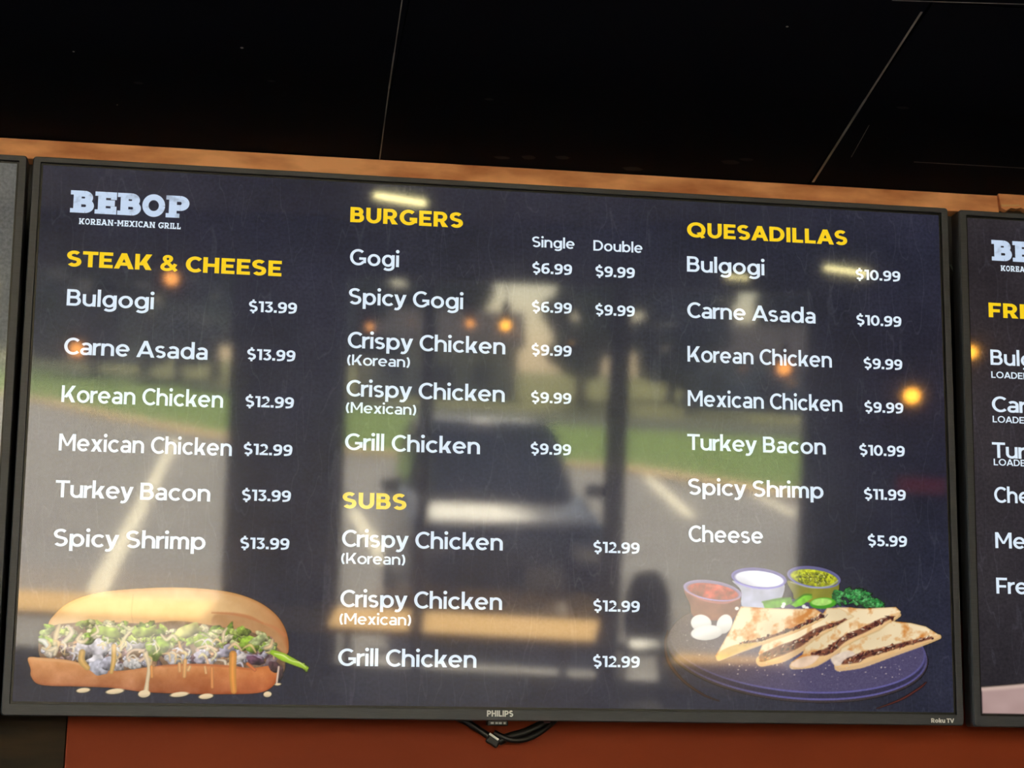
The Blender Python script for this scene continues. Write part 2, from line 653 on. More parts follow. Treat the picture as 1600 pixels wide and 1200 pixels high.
def slab_glyph(c, w):
    """the same letters with square slab feet"""
    W, P = glyph(c, w)
    if c == 'O':
        W, P = W * 0.80, [[(x * 0.80, y) for x, y in q] for q in P]
    h = w * 0.62
    s = w * 0.38
    off = s if c != 'O' else 0.015
    P = [[(x + off, y) for x, y in q] for q in P]
    W2 = W + off + (s if c in 'NMKRAX' else 0.02)
    for k in STEMS.get(c, ()):
        x = off if k == 0 else off + W - w
        P += bar(x - s, 0, x + w + s * (0.6 if c in 'BEDL' else 1), h)
        P += bar(x - s, 1 - h, x + w + s * (0.6 if c in 'BEDL' else 1), 1)
    if c in 'AX':
        for x in (off, off + W - w):
            P += bar(x - s, 0, x + w + s, h)
            if c == 'X':
                P += bar(x - s, 1 - h, x + w + s, 1)
        if c == 'A':
            P += bar(off + W / 2 - w - s * 0.6, 1 - h, off + W / 2 + w * 0.6, 1)
    if c in 'KR':
        P += bar(off + W - w * 1.5, 0, off + W + s, h)
        if c == 'K':
            P += bar(off + W - w * 1.6, 1 - h, off + W + s, 1)
    if c in 'EL':
        P += bar(off + W - w * 0.75, 0, off + W, 0.36)
    if c == 'E':
        P += bar(off + W - w * 0.75, 0.66, off + W, 1)
    if c in 'CG':
        P += bar(off + W - w * 0.8, 0.66, off + W, 1)
    return W2, P


def lettering(text, w, gap, slab=False):
    x = 0.0
    polys = []
    for ch in text:
        if ch == ' ':
            x += 0.34 if not slab else 0.42
            continue
        W, P = (slab_glyph if slab else glyph)(ch, w)
        tight = -0.05 if ch in 'AVTyr' else 0.0
        x += tight
        polys += [[(px + x, py) for px, py in q] for q in P]
        x += W + gap + tight
    return x - gap, polys


def text_mesh(name, text, w, gap, u, v, height, width, z, m, parent, slab=False):
    """lettering with its base line at (u, v) on the panel; width None keeps the natural width"""
    total, polys = lettering(text, w, gap, slab)
    sx = width / total if width else height
    verts, faces = [], []
    for q in polys:
        area = sum(q[i][0] * q[(i + 1) % len(q)][1] - q[(i + 1) % len(q)][0] * q[i][1] for i in range(len(q)))
        if area < 0:
            q = q[::-1]
        faces.append(list(range(len(verts), len(verts) + len(q))))
        verts += [(u + x * sx, v + y * height, z) for x, y in q]
    me = bpy.data.meshes.new(name)
    me.from_pydata(verts, [], faces)
    me.update()
    return obj(name, me, m, parent), sx


# ------------------------------------------------------------------ the food pictures shown on the screens
class Picture:
    """a small painted picture: pixels on a grid, later laid on the panel as one flat mesh with a colour per vertex"""

    def __init__(self, x0, y0, x1, y1, step):
        self.xs = np.arange(x0, x1 + step, step)
        self.ys = np.arange(y0, y1 + step, step)
        self.step = step
        self.X, self.Y = np.meshgrid(self.xs, self.ys)
        self.C = np.zeros(self.X.shape + (3,))
        self.A = np.zeros(self.X.shape)

    def win(self, x0, y0, x1, y1):
        i0 = max(0, int((y0 - self.ys[0]) / self.step) - 1)
        i1 = min(len(self.ys), int((y1 - self.ys[0]) / self.step) + 3)
        j0 = max(0, int((x0 - self.xs[0]) / self.step) - 1)
        j1 = min(len(self.xs), int((x1 - self.xs[0]) / self.step) + 3)
        return slice(i0, max(i0, i1)), slice(j0, max(j0, j1))

    def put(self, s, mask, col, opacity=1.0):
        col = np.asarray(col, float)
        m = (np.clip(mask, 0, 1) * opacity)[..., None]
        self.C[s] = self.C[s] * (1 - m) + col * m
        self.A[s] = np.maximum(self.A[s], m[..., 0])

    def poly(self, pts, soft=2.0):
        """window and soft mask of a closed outline"""
        P = np.array(pts, float)
        s = self.win(P[:, 0].min() - 4, P[:, 1].min() - 4, P[:, 0].max() + 4, P[:, 1].max() + 4)
        X, Y = self.X[s], self.Y[s]
        inside = np.zeros(X.shape, bool)
        dist = np.full(X.shape, 1e9)
        for (xa, ya), (xb, yb) in zip(P, np.roll(P, -1, 0)):
            if ya != yb:
                c = ((ya > Y) != (yb > Y)) & (X < (xb - xa) * (Y - ya) / (yb - ya) + xa)
                inside ^= c
            dx, dy = xb - xa, yb - ya
            t = np.clip(((X - xa) * dx + (Y - ya) * dy) / (dx * dx + dy * dy + 1e-9), 0, 1)
            dist = np.minimum(dist, np.hypot(X - xa - t * dx, Y - ya - t * dy))
        sd = np.where(inside, dist, -dist)
        return s, np.clip(sd / (2 * soft) + 0.5, 0, 1), sd

    def ellipse(self, cx, cy, rx, ry, rot=0.0, soft=2.0):
        r = max(rx, ry) + 4
        s = self.win(cx - r, cy - r, cx + r, cy + r)
        c, n = math.cos(R(rot)), math.sin(R(rot))
        dx, dy = self.X[s] - cx, self.Y[s] - cy
        u, v = (dx * c + dy * n) / rx, (-dx * n + dy * c) / ry
        q = np.hypot(u, v)
        return s, np.clip((1 - q) * min(rx, ry) / (2 * soft) + 0.5, 0, 1), u, v

    def stroke(self, pts, rad, col, soft=2.0, opacity=1.0, shade=0.0):
        P = np.array(spline(pts, 6), float)
        m = max(rad) if isinstance(rad, (list, tuple)) else rad
        s = self.win(P[:, 0].min() - m - 4, P[:, 1].min() - m - 4, P[:, 0].max() + m + 4, P[:, 1].max() + m + 4)
        X, Y = self.X[s], self.Y[s]
        best = np.full(X.shape, -1e9)
        rr = np.interp(np.linspace(0, 1, len(P)), np.linspace(0, 1, len(rad)), rad) if isinstance(rad, (list, tuple)) else [rad] * len(P)
        for i in range(len(P) - 1):
            (xa, ya), (xb, yb) = P[i], P[i + 1]
            dx, dy = xb - xa, yb - ya
            t = np.clip(((X - xa) * dx + (Y - ya) * dy) / (dx * dx + dy * dy + 1e-9), 0, 1)
            best = np.maximum(best, rr[i] - np.hypot(X - xa - t * dx, Y - ya - t * dy))
        k = np.clip(best / m, 0, 1)[..., None]
        self.put(s, np.clip(best / (2 * soft) + 0.5, 0, 1), np.asarray(col, float) * (1 - shade + shade * (0.45 + 0.75 * k)), opacity)

    def noise(self, s, scale, seed, octaves=3):
        X, Y = self.X[s], self.Y[s]
        out = np.zeros(X.shape)
        amp, tot = 1.0, 0.0
        for o in range(octaves):
            rng = np.random.RandomState(seed + 17 * o)
            g = rng.rand(64, 64)
            x, y = X / scale * 2 ** o, Y / scale * 2 ** o
            i, j = np.floor(y).astype(int), np.floor(x).astype(int)
            fy, fx = y - i, x - j
            fy, fx = fy * fy * (3 - 2 * fy), fx * fx * (3 - 2 * fx)
            v = (g[i % 64, j % 64] * (1 - fy) * (1 - fx) + g[(i + 1) % 64, j % 64] * fy * (1 - fx)
                 + g[i % 64, (j + 1) % 64] * (1 - fy) * fx + g[(i + 1) % 64, (j + 1) % 64] * fy * fx)
            out += v * amp
            tot += amp
            amp *= 0.55
        return out / tot

    def blob(self, cx, cy, rx, ry, rot, col, seed, rough=0.25, light=(-0.35, -0.6), opacity=1.0, dark=0.5):
        """a lump of food: wavy outline, lit from the upper left in the picture"""
        r = max(rx, ry) * 1.4 + 4
        s = self.win(cx - r, cy - r, cx + r, cy + r)
        if self.X[s].size == 0:
            return
        c, n = math.cos(R(rot)), math.sin(R(rot))
        dx, dy = self.X[s] - cx, self.Y[s] - cy
        u, v = (dx * c + dy * n) / rx, (-dx * n + dy * c) / ry
        a = np.arctan2(v, u)
        rng = random.Random(seed)
        edge = 1 + rough * sum(math.sin(rng.random() * 6) * 0 + np.sin(k * a + rng.random() * 6.3) / k for k in (2, 3, 5, 7)) * 0.6
        q = np.hypot(u, v) / edge
        nz = self.noise(s, max(rx, ry) * 0.45, seed % 97, 2)
        lam = np.clip(0.84 + 0.40 * (u * light[0] + v * light[1]) + (nz - 0.5) * 0.7 - dark * np.clip(q - 0.55, 0, 1), 0.2, 1.3)
        self.put(s, np.clip((1 - q) * min(rx, ry) / 4 + 0.5, 0, 1), np.asarray(col, float) * lam[..., None], opacity)

    def mesh(self, name, to_panel, z, m, parent):
        H, W = self.A.shape
        keep = self.A > 0.3
        fk = keep[:-1, :-1] | keep[1:, :-1] | keep[:-1, 1:] | keep[1:, 1:]
        i, j = np.nonzero(fk)
        quads = np.stack([(i + 1) * W + j, (i + 1) * W + j + 1, i * W + j + 1, i * W + j], 1)
        used = np.unique(quads)
        remap = np.zeros(H * W, int)
        remap[used] = np.arange(len(used))
        quads = remap[quads]
        x, y = self.X.ravel()[used], self.Y.ravel()[used]
        u, v = to_panel(x, y)
        co = np.stack([u, v, np.full(len(u), z)], 1)
        me = bpy.data.meshes.new(name)
        me.vertices.add(len(co))
        me.vertices.foreach_set('co', co.ravel())
        me.loops.add(len(quads) * 4)
        me.loops.foreach_set('vertex_index', quads.ravel())
        me.polygons.add(len(quads))
        me.polygons.foreach_set('loop_start', np.arange(len(quads)) * 4)
        me.polygons.foreach_set('loop_total', np.full(len(quads), 4))
        me.update()
        me.validate()
        c = np.clip(self.C.reshape(-1, 3)[used] / 255.0, 0, 1)
        c = np.where(c <= 0.04045, c / 12.92, ((c + 0.055) / 1.055) ** 2.4)
        c = np.concatenate([c, np.ones((len(c), 1))], 1)
        at = me.color_attributes.new('pixel', 'FLOAT_COLOR', 'POINT')
        at.data.foreach_set('color', c.astype(np.float32).ravel())
        return obj(name, me, m, parent)


G = np.array([[0.0007685133766525341, 9.128768391944202e-06, -0.6130295754916648],
              [2.6443505353984304e-05, -0.0007666625583928905, 0.5095038780525686],
              [-5.7263733840239e-05, 6.098497831697438e-05, 1.0]])


def panel_from(ox, oy, k):
    """picture drawn in its own units -> metres on the panel (the panel shows it slightly foreshortened)"""
    def f(x, y):
        x, y = ox + x / k, oy + y / k
        w = G[2, 0] * x + G[2, 1] * y + G[2, 2]
        return (G[0, 0] * x + G[0, 1] * y + G[0, 2]) / w, (G[1, 0] * x + G[1, 1] * y + G[1, 2]) / w
    return f


def paint_sandwich():
    P = Picture(120, 165, 1495, 725, 2.3)
    rnd = random.Random(5)
    # upper half of the roll
    top = spline([(232, 352), (262, 308), (320, 258), (405, 221), (520, 196), (690, 182), (850, 178), (1000, 186), (1130, 206),
                  (1240, 246), (1320, 302), (1366, 365), (1386, 430), (1386, 490), (1362, 500), (1330, 470), (1280, 430),
                  (1180, 400), (1000, 400), (700, 400), (400, 400), (245, 395)], 6, True)
    s, m, sd = P.poly(top)
    X, Y = P.X[s], P.Y[s]
    yt = np.interp(X, [232, 262, 320, 405, 520, 690, 850, 1000, 1130, 1240, 1320, 1386], [352, 308, 258, 221, 196, 182, 178, 186, 206, 246, 302, 430])
    t = np.clip((Y - yt) / 190, 0, 1)
    n = P.noise(s, 100, 3, 5) - 0.5
    a, b, c = np.array([214, 168, 112.]), np.array([222, 182, 128.]), np.array([196, 148, 96.])
    col = np.where(t[..., None] < 0.5, a + (b - a) * t[..., None] * 2, b + (c - b) * (t[..., None] * 2 - 1))
    xr = np.clip((X - 980) / 380, 0, 1)[..., None]
    col = col * (1 - 0.16 * xr) + np.array([6, -8, -10.]) * xr + n[..., None] * 34
    col -= np.clip(1 - sd / 16, 0, 1)[..., None] * np.array([14, 22, 26.])
    col = col * (1 - 0.22 * (np.clip((X - 1120) / 270, 0, 1) ** 2)[..., None] * np.array([0.4, 0.9, 1.2])) + (np.clip(1 - np.abs(t - 0.28) / 0.25, 0, 1) * np.clip(1 - np.abs(X - 700) / 560, 0, 1))[..., None] * np.array([12, 16, 18.])
    P.put(s, m, col)
    # cut face under the fold on the right
    s, m, sd = P.poly(spline([(1030, 312), (1130, 312), (1220, 330), (1300, 375), (1355, 430), (1378, 490), (1330, 470), (1262, 425), (1150, 392), (1030, 380)], 5, True), 6)
    P.put(s, m, np.array([176, 128, 84.]) + (P.noise(s, 60, 9, 3)[..., None] - .5) * 30, 0.9)
    P.stroke([(1020, 300), (1120, 306), (1200, 322), (1262, 350)], [3, 7, 8, 3], (176, 104, 62), 4, 0.75)
    P.stroke([(1262, 350), (1320, 372), (1368, 408)], [4, 7, 9], (186, 112, 70), 5, 0.6)
    P.stroke([(640, 215), (632, 300), (640, 350)], 2, (176, 132, 86), 3, 0.5)
    s, m, sd = P.poly(spline([(1010, 392), (1090, 384), (1170, 392), (1240, 420), (1200, 448), (1080, 450), (1020, 430)], 5, True), 12)
    P.put(s, m, (112, 88, 48), 0.75)  # dark shade painted into the hollow of the roll
    # shade of the filling
    s, m, sd = P.poly(spline([(215, 380), (420, 345), (700, 352), (860, 340), (1080, 372), (1230, 400), (1335, 470), (1372, 540), (1340, 600), (1180, 580), (900, 575), (600, 590), (330, 550), (195, 520)], 6, True), 3)
    P.put(s, m, np.array([116, 88, 66.]) + (P.noise(s, 26, 4, 3)[..., None] - .5) * 70)
    # meat, slaw and cream
    for k in range(150):
        x = rnd.uniform(205, 1330)
        y = rnd.uniform(440, 560)
        r = rnd.uniform(9, 24)
        col = rnd.choice([(190, 184, 198), (170, 140, 136), (136, 98, 92), (214, 208, 216), (220, 186, 146), (112, 82, 92), (190, 140, 100), (206, 196, 196)])
        P.blob(x, y, r * 1.25, r, rnd.uniform(-50, 50), col, k * 7 + 1, 0.55)
    for x, y, rx, ry, col in [(470, 480, 62, 52, (208, 204, 222)), (480, 545, 55, 42, (208, 206, 218)), (400, 480, 40, 44, (190, 184, 198)),
                              (650, 455, 50, 30, (178, 172, 186)), (640, 545, 38, 32, (216, 212, 214)), (830, 522, 42, 28, (196, 194, 204)),
                              (960, 520, 34, 26, (150, 142, 170)), (1085, 485, 52, 26, (150, 144, 176)), (1010, 540, 26, 20, (200, 196, 206)),
                              (1150, 520, 44, 22, (206, 196, 190)), (240, 490, 30, 26, (214, 196, 168)), (1230, 520, 38, 20, (104, 76, 118)),
                              (1300, 545, 40, 26, (88, 58, 72)), (560, 560, 30, 26, (196, 190, 200)), (330, 395, 30, 34, (206, 180, 164))]:
        P.blob(x, y, rx, ry, rnd.uniform(-20, 20), tuple(c * 0.6 + d * 0.4 for c, d in zip(col, (226, 214, 206))), int(x + y), 0.6, dark=0.3)
    # lettuce
    for k in range(150):
        x = rnd.uniform(205, 1310)
        base = np.interp(x, [200, 400, 700, 900, 1100, 1310], [400, 385, 400, 410, 425, 450])
        y = base + rnd.uniform(-40, 45)
        r = rnd.uniform(9, 26)
        col = rnd.choice([(172, 198, 78), (146, 180, 58), (196, 210, 108), (216, 218, 150), (184, 204, 88), (118, 148, 52), (226, 214, 172), (214, 206, 150)])
        P.blob(x, y, r * rnd.uniform(1.0, 1.9), r * 0.8, rnd.uniform(-60, 60), col, k * 13 + 5, 0.5)
    for x, y, rx, ry, col in [(740, 485, 42, 40, (122, 150, 38)), (780, 455, 46, 32, (136, 166, 48)), (520, 395, 70, 30, (164, 186, 76)),
                              (690, 392, 55, 28, (172, 192, 84)), (900, 388, 80, 26, (214, 208, 130)), (975, 440, 50, 30, (150, 172, 60)),
                              (1200, 450, 44, 40, (152, 186, 62)), (1170, 390, 30, 26, (138, 160, 62)), (225, 390, 36, 16, (166, 182, 110)),
                              (400, 352, 34, 16, (158, 178, 66)), (1290, 470, 34, 18, (196, 204, 150)), (1240, 432, 40, 22, (198, 208, 140))]:
        P.blob(x, y, rx, ry, rnd.uniform(-25, 25), col, int(x * 3 + y), 0.55, dark=0.3)
    # sauce strings
    for pts, r, col in [([(285, 360), (272, 400), (262, 450)], 10, (222, 196, 150)), ([(330, 365), (345, 395), (318, 430), (300, 445)], 9, (226, 206, 178)),
                        ([(392, 400), (372, 430), (400, 440), (420, 425)], 8, (222, 198, 160)), ([(630, 385), (600, 420), (585, 455), (580, 480)], 8, (232, 216, 172)),
                        ([(690, 480), (640, 480), (612, 510), (640, 540), (690, 520), (705, 490)], 7, (226, 196, 168)), ([(860, 440), (872, 480), (900, 500)], 7, (222, 176, 112)),
                        ([(1090, 375), (1075, 400), (1072, 440)], 7, (226, 204, 164)), ([(1160, 480), (1130, 450), (1100, 470)], 7, (224, 190, 150)),
                        ([(1310, 430), (1300, 460), (1275, 470)], 8, (222, 186, 142)), ([(985, 505), (1000, 550), (985, 590)], 6, (224, 184, 150)),
                        ([(775, 405), (800, 430), (830, 410), (850, 430)], 7, (224, 208, 168)), ([(950, 470), (1000, 460), (1040, 480)], 6, (226, 196, 160)),
                        ([(460, 360), (470, 390), (440, 410)], 6, (226, 206, 170)), ([(590, 360), (620, 380), (640, 372)], 7, (206, 200, 150)),
                        ([(190, 430), (215, 440), (232, 470)], 10, (226, 224, 216)), ([(205, 470), (240, 480), (270, 470), (262, 500)], 9, (224, 206, 170))]:
        P.stroke(pts, [r * 0.8, r * 1.35, r * 0.9], col, 3, 0.9, 0.4)
    for k in range(46):
        x = rnd.uniform(220, 1290)
        y = np.interp(x, [200, 700, 1310], [450, 470, 495]) + rnd.uniform(-50, 60)
        L = rnd.uniform(14, 40)
        a = rnd.uniform(-1.2, 1.2)
        P.stroke([(x, y), (x + L * math.cos(a), y + L * math.sin(a)), (x + L * 1.6 * math.cos(a + .7), y + L * 1.6 * math.sin(a + .7))],
                 [3, rnd.uniform(4, 8), 3], rnd.choice([(232, 218, 196), (226, 190, 132), (216, 210, 220), (222, 208, 150)]), 3, 0.8, 0.3)
    # lower half of the roll
    low = spline([(135, 516), (200, 516), (330, 528), (450, 560), (560, 580), (680, 566), (800, 552), (920, 546), (1080, 552), (1200, 566),
                  (1280, 556), (1330, 556), (1338, 600), (1310, 655), (1240, 686), (1080, 692), (900, 690), (700, 682), (540, 662), (380, 655),
                  (200, 648), (150, 610), (146, 570)], 6, True)
    s, m, sd = P.poly(low)
    X, Y = P.X[s], P.Y[s]
    t = np.clip((Y - 530) / 150, 0, 1)[..., None]
    col = np.array([212, 146, 90.]) * (1 - t) + np.array([160, 94, 58.]) * t
    xr = np.clip((X - 700) / 600, 0, 1)[..., None]
    col = col * (1 - 0.0 * xr) + xr * np.array([4, -14, -20.]) + (P.noise(s, 70, 21, 5)[..., None] - .5) * 58
    col -= np.clip(1 - sd / 14, 0, 1)[..., None] * np.array([16, 18, 16.])
    P.put(s, m, col)
    P.stroke([(140, 520), (200, 524), (330, 536), (450, 566)], [3, 6, 6, 3], (222, 172, 122), 3, 0.6)
    P.stroke([(760, 556), (920, 550), (1080, 556), (1200, 572)], [3, 5, 5, 3], (176, 96, 56), 3, 0.7)
    for x, y, rx, ry, col in [(480, 560, 52, 40, (206, 204, 216)), (520, 545, 40, 32, (196, 192, 206)), (645, 550, 30, 24, (222, 216, 212)),
                              (1225, 530, 40, 22, (96, 62, 82)), (1320, 560, 32, 24, (84, 56, 62)), (1350, 590, 12, 34, (78, 56, 62))]:
        P.blob(x, y, rx, ry, 10, col, int(x + 2 * y), 0.35, dark=0.3)
    for pts, r, col in [([(395, 490), (392, 530), (420, 565)], [15, 17, 12], (212, 168, 96)), ([(548, 460), (546, 530), (535, 585)], [12, 12, 9], (214, 170, 96)),
                        ([(700, 500), (716, 560), (708, 630), (700, 690)], [12, 9, 9, 14], (232, 208, 168)), ([(728, 560), (730, 608)], [8, 6], (222, 150, 84)),
                        ([(862, 545), (864, 580)], [8, 7], (222, 166, 108)), ([(890, 530), (886, 606)], [10, 8], (222, 166, 104)),
                        ([(912, 560), (905, 575)], 8, (222, 176, 120)), ([(985, 560), (990, 590)], 6, (222, 170, 116)), ([(1018, 566), (1020, 658)], [8, 7], (216, 142, 82)),
                        ([(1120, 500), (1118, 600), (1124, 676)], [18, 17, 14], (222, 148, 66)), ([(1190, 545), (1225, 575)], 8, (200, 110, 62)),
                        ([(1340, 560), (1330, 640)], [5, 5], (216, 190, 170))]:
        P.stroke(pts, r, col, 2, 0.95, 0.35)
    # loose leaf, spots on the table
    for k in range(9):
        P.blob(1330 + 17 * k, 500 + 8.0 * k + rnd.uniform(-8, 8), rnd.uniform(12, 20), rnd.uniform(9, 15) * (1 - 0.05 * k), rnd.uniform(10, 50), (158, 198, 50), 700 + k, 0.5, dark=0.2)
    for pts, r, col in [([(1310, 490), (1360, 512), (1420, 540), (1476, 566)], [12, 19, 14, 7], (160, 200, 48)), ([(1320, 496), (1360, 505), (1400, 530), (1440, 540), (1470, 562)], [3, 5, 3, 4, 2], (214, 232, 128))]:
        P.stroke(pts, r, col, 2, 1.0, 0.35)
    for cx, cy, rx, ry in [(400, 673, 34, 12), (552, 678, 45, 13), (693, 690, 30, 18), (862, 693, 46, 12), (990, 702, 36, 13), (1286, 692, 20, 14), (1336, 644, 16, 6)]:
        s, m, u, v = P.ellipse(cx, cy, rx, ry, -6)
        P.put(s, m, np.array([222, 198, 158.]) * (1 - 0.18 * np.clip(v, 0, 1)[..., None]) + 8)
    return P


def paint_quesadillas():
    P = Picture(55, 60, 1450, 805, 2.6)
    rnd = random.Random(9)
    # slate board
    for cx, cy, rx, ry, rot, col, op in [(722, 508, 655, 248, 5, (52, 42, 48), 1), (722, 500, 650, 244, 5, (90, 86, 148), 1), (722, 496, 645, 238, 5, (44, 40, 68), 1),
                                         (724, 478, 640, 232, 5, (92, 88, 152), 1), (724, 474, 635, 227, 5, (74, 67, 102), 1)]:
        s, m, u, v = P.ellipse(cx, cy, rx, ry, rot)
        n = P.noise(s, 6, 31, 2)[..., None] - .5
        g = (np.clip(-u, 0, 1) ** 1.5)[..., None]  # browner towards the left: a table's reflection painted into the slate colour
        c = np.array(col, float) * (1 - 0.75 * g) + np.array([74, 54, 48.]) * 0.6 * g + n * 18
        P.put(s, m, c, op)
    for k in range(260):
        a, r = rnd.uniform(0, 6.28), math.sqrt(rnd.random()) * 0.95
        s, m, u, v = P.ellipse(724 + 635 * r * math.cos(a), 474 + 222 * r * math.sin(a) + 55 * r * math.cos(a), rnd.uniform(1.5, 4), rnd.uniform(1.5, 3), 0, 1.5)
        P.put(s, m, (176, 166, 170), rnd.uniform(0.15, 0.6))
    P.stroke([(75, 400), (62, 470), (80, 560), (150, 650), (250, 720), (330, 752)], [2, 6, 7, 6, 4, 2], (100, 52, 46), 4, 0.6)
    P.stroke([(1120, 790), (1240, 745), (1330, 690), (1366, 660)], [2, 5, 5, 2], (120, 46, 40), 4, 0.7)
    # small cups of sauce
    def cup(cx, cy, rx, ry, rot, rim, inner, body, pts, seed, chunk):
        s, m, sd = P.poly(spline(pts, 5, True))
        Xl = (P.X[s] - cx) / rx
        c = np.array(body, float) * (1.0 - 0.18 * np.abs(Xl)[..., None] + (P.noise(s, 60, seed, 3)[..., None] - .5) * 0.3)
        c = c + np.clip((P.Y[s] - cy) / 200, 0, 1)[..., None] * np.array([-20, -14, -10.])
        P.put(s, m, c)
        s, m, u, v = P.ellipse(cx, cy, rx, ry, rot)
        P.put(s, m, np.array(rim, float) * (0.92 + 0.2 * v[..., None]))
        s, m, u, v = P.ellipse(cx + 1, cy + 3, rx * 0.94, ry * 0.84, rot)
        P.put(s, m, np.array(rim, float) * 0.72)
        s, m, u, v = P.ellipse(cx + 2, cy + 5, rx * 0.87, ry * 0.76, rot)
        n = (P.noise(s, chunk, seed + 3, 3)[..., None] - .5)
        P.put(s, m, np.array(inner, float) * (1.0 - 0.12 * v[..., None] + n * 0.8))
    cup(530, 138, 140, 52, 6, (118, 110, 196), (226, 228, 240), (196, 196, 216), [(398, 150), (440, 200), (450, 285), (560, 300), (632, 262), (655, 165), (530, 190)], 3, 300)
    cup(805, 133, 136, 54, 8, (122, 120, 186), (172, 178, 32), (146, 142, 50), [(675, 150), (700, 215), (712, 245), (800, 262), (905, 245), (925, 160), (800, 185)], 5, 16)
    cup(298, 200, 148, 50, 9, (176, 158, 204), (176, 74, 62), (146, 84, 70), [(160, 190), (185, 270), (205, 330), (310, 350), (412, 330), (432, 225), (300, 250)], 7, 30)
    P.stroke([(170, 208), (260, 250), (360, 262), (430, 240)], [2, 4, 4, 2], (206, 130, 130), 3, 0.7)
    P.stroke([(690, 158), (790, 186), (880, 178), (925, 150)], [2, 3, 3, 2], (176, 180, 190), 3, 0.8)
    P.stroke([(410, 160), (500, 188), (600, 188), (650, 165)], [2, 3, 3, 2], (150, 144, 206), 3, 0.8)
    P.stroke([(270, 175), (330, 185), (350, 200)], 5, (206, 110, 96), 4, 0.6)
    for k in range(70):
        a, r = rnd.uniform(0, 6.28), math.sqrt(rnd.random()) * 0.8
        P.blob(807 + 112 * r * math.cos(a), 138 + 38 * r * math.sin(a), rnd.uniform(5, 13), rnd.uniform(4, 8), rnd.uniform(0, 90),
               rnd.choice([(186, 192, 36), (160, 170, 26), (206, 208, 90), (136, 148, 20)]), k * 3 + 2, 0.4)
    # herb, peppers, garlic
    for k in range(90):
        x = rnd.uniform(905, 1150)
        y = np.interp(x, [905, 950, 1050, 1090, 1150], [245, 235, 240, 250, 280]) + rnd.uniform(-36, 32) * np.interp(x, [905, 960, 1060, 1150], [0.8, 1, 1, 0.2])
        P.blob(x, y, rnd.uniform(10, 24), rnd.uniform(7, 13), rnd.uniform(-70, 70), rnd.choice([(44, 138, 62), (58, 160, 78), (92, 184, 104), (30, 106, 48)]), k * 5 + 9, 0.6)
    for pts, c in [([(548, 258), (640, 240), (690, 236), (700, 262), (640, 285), (560, 292)], (86, 148, 40)),
                   ([(690, 270), (752, 224), (792, 222), (800, 236), (745, 275), (712, 284)], (112, 176, 52))]:
        s, m, sd = P.poly(pts)
        P.put(s, m, np.array(c, float) * (0.8 + 0.5 * P.noise(s, 26, 12, 2)[..., None]))
        P.stroke(pts[:3], 4, (60, 122, 26), 3, 0.8)
    s, m, u, v = P.ellipse(850, 264, 66, 28, -3)
    P.put(s, m, np.array([70, 160, 34.]) * (1 - 0.15 * v[..., None]))
    s, m, u, v = P.ellipse(844, 258, 52, 18, -3)
    P.put(s, m, np.array([166, 212, 108.]) * (0.92 + 0.2 * P.noise(s, 16, 4, 2)[..., None]))
    for x, y in [(655, 268), (650, 280), (755, 280), (770, 288), (420, 290)]:
        s, m, u, v = P.ellipse(x, y, 10, 9)
        P.put(s, m, (236, 236, 226))
    for cx, cy, rx, ry, rot in [(242, 364, 52, 43, 12), (358, 368, 38, 50, 22), (270, 411, 80, 38, -5)]:
        s, m, u, v = P.ellipse(cx, cy, rx, ry, rot)
        q = np.clip(1 - 0.16 * np.clip(0.5 * u + v + .1, 0, 2)[..., None] - 0.14 * np.clip(u * u + v * v - .6, 0, 1)[..., None], 0, 1)
        P.put(s, m, np.array([236, 232, 224.]) * q)
    # the four wedges, back to front
    def self_n(P, s, seed):
        X, Y = P.X, P.Y
        P.X, P.Y = (X * 0.86 - Y * 0.5) * 0.62, X * 0.5 + Y * 0.86
        n = P.noise(s, 66, seed, 4)
        P.X, P.Y = X, Y
        return n
    def wedge(pts, seed, fill, fr, cut):
        s, m, sd = P.poly(pts, 2.5)
        n1 = self_n(P, s, seed)[..., None]
        n2 = P.noise(s, 34, seed + 5, 3)[..., None]
        c = np.array([238, 216, 176.]) + (P.noise(s, 200, seed + 2, 2)[..., None] - .5) * 40
        brown = np.clip((n1 * 0.6 + n2 * 0.5 - 0.53) * 4.5, 0, 1)
        c = c * (1 - brown * 0.9) + np.array([202, 122, 50.]) * brown * 0.9
        c -= np.clip(1 - sd / 9, 0, 1)[..., None] * np.array([22, 34, 44.])
        P.put(s, m, c)
        P.stroke(cut, [f * 0.7 + 6 for f in fr], (226, 184, 130), 3, 0.9)
        P.stroke(fill, [f * 0.62 for f in fr], (112, 62, 46), 4, 0.95)
        rr = random.Random(seed)
        pts2 = spline(fill, 10)
        for k in range(70):
            x, y = rr.choice(pts2)
            f = np.interp(x, [pts2[0][0], pts2[-1][0]], [fr[0], fr[-1]]) * 0.8
            P.blob(x + rr.uniform(-16, 16), y + rr.uniform(-f, f) * 0.8, rr.uniform(5, 14), rr.uniform(3, 7), rr.uniform(-70, 20),
                   rr.choice([(126, 58, 42), (86, 36, 34), (160, 88, 60), (104, 46, 48), (226, 196, 170), (74, 30, 32), (196, 140, 104)]), k * 11 + seed, 0.5)
    wedge([(870, 288), (990, 284), (1060, 300), (1000, 360), (800, 435), (735, 490), (600, 555), (545, 556), (528, 515), (548, 468), (700, 400), (840, 330)],
          41, [(552, 535), (640, 500), (730, 462), (820, 402), (900, 372), (965, 348)], [34, 42, 32, 20, 14, 7], [(545, 552), (650, 522), (740, 480), (840, 415), (965, 356)])
    wedge([(440, 280), (560, 288), (700, 292), (810, 290), (860, 322), (842, 352), (700, 415), (560, 460), (430, 512), (330, 548), (312, 528), (340, 480), (390, 390), (415, 330)],
          23, [(440, 470), (560, 440), (680, 400), (780, 355), (850, 326)], [10, 10, 9, 8, 5], [(330, 540), (440, 498), (580, 448), (720, 396), (850, 334)])
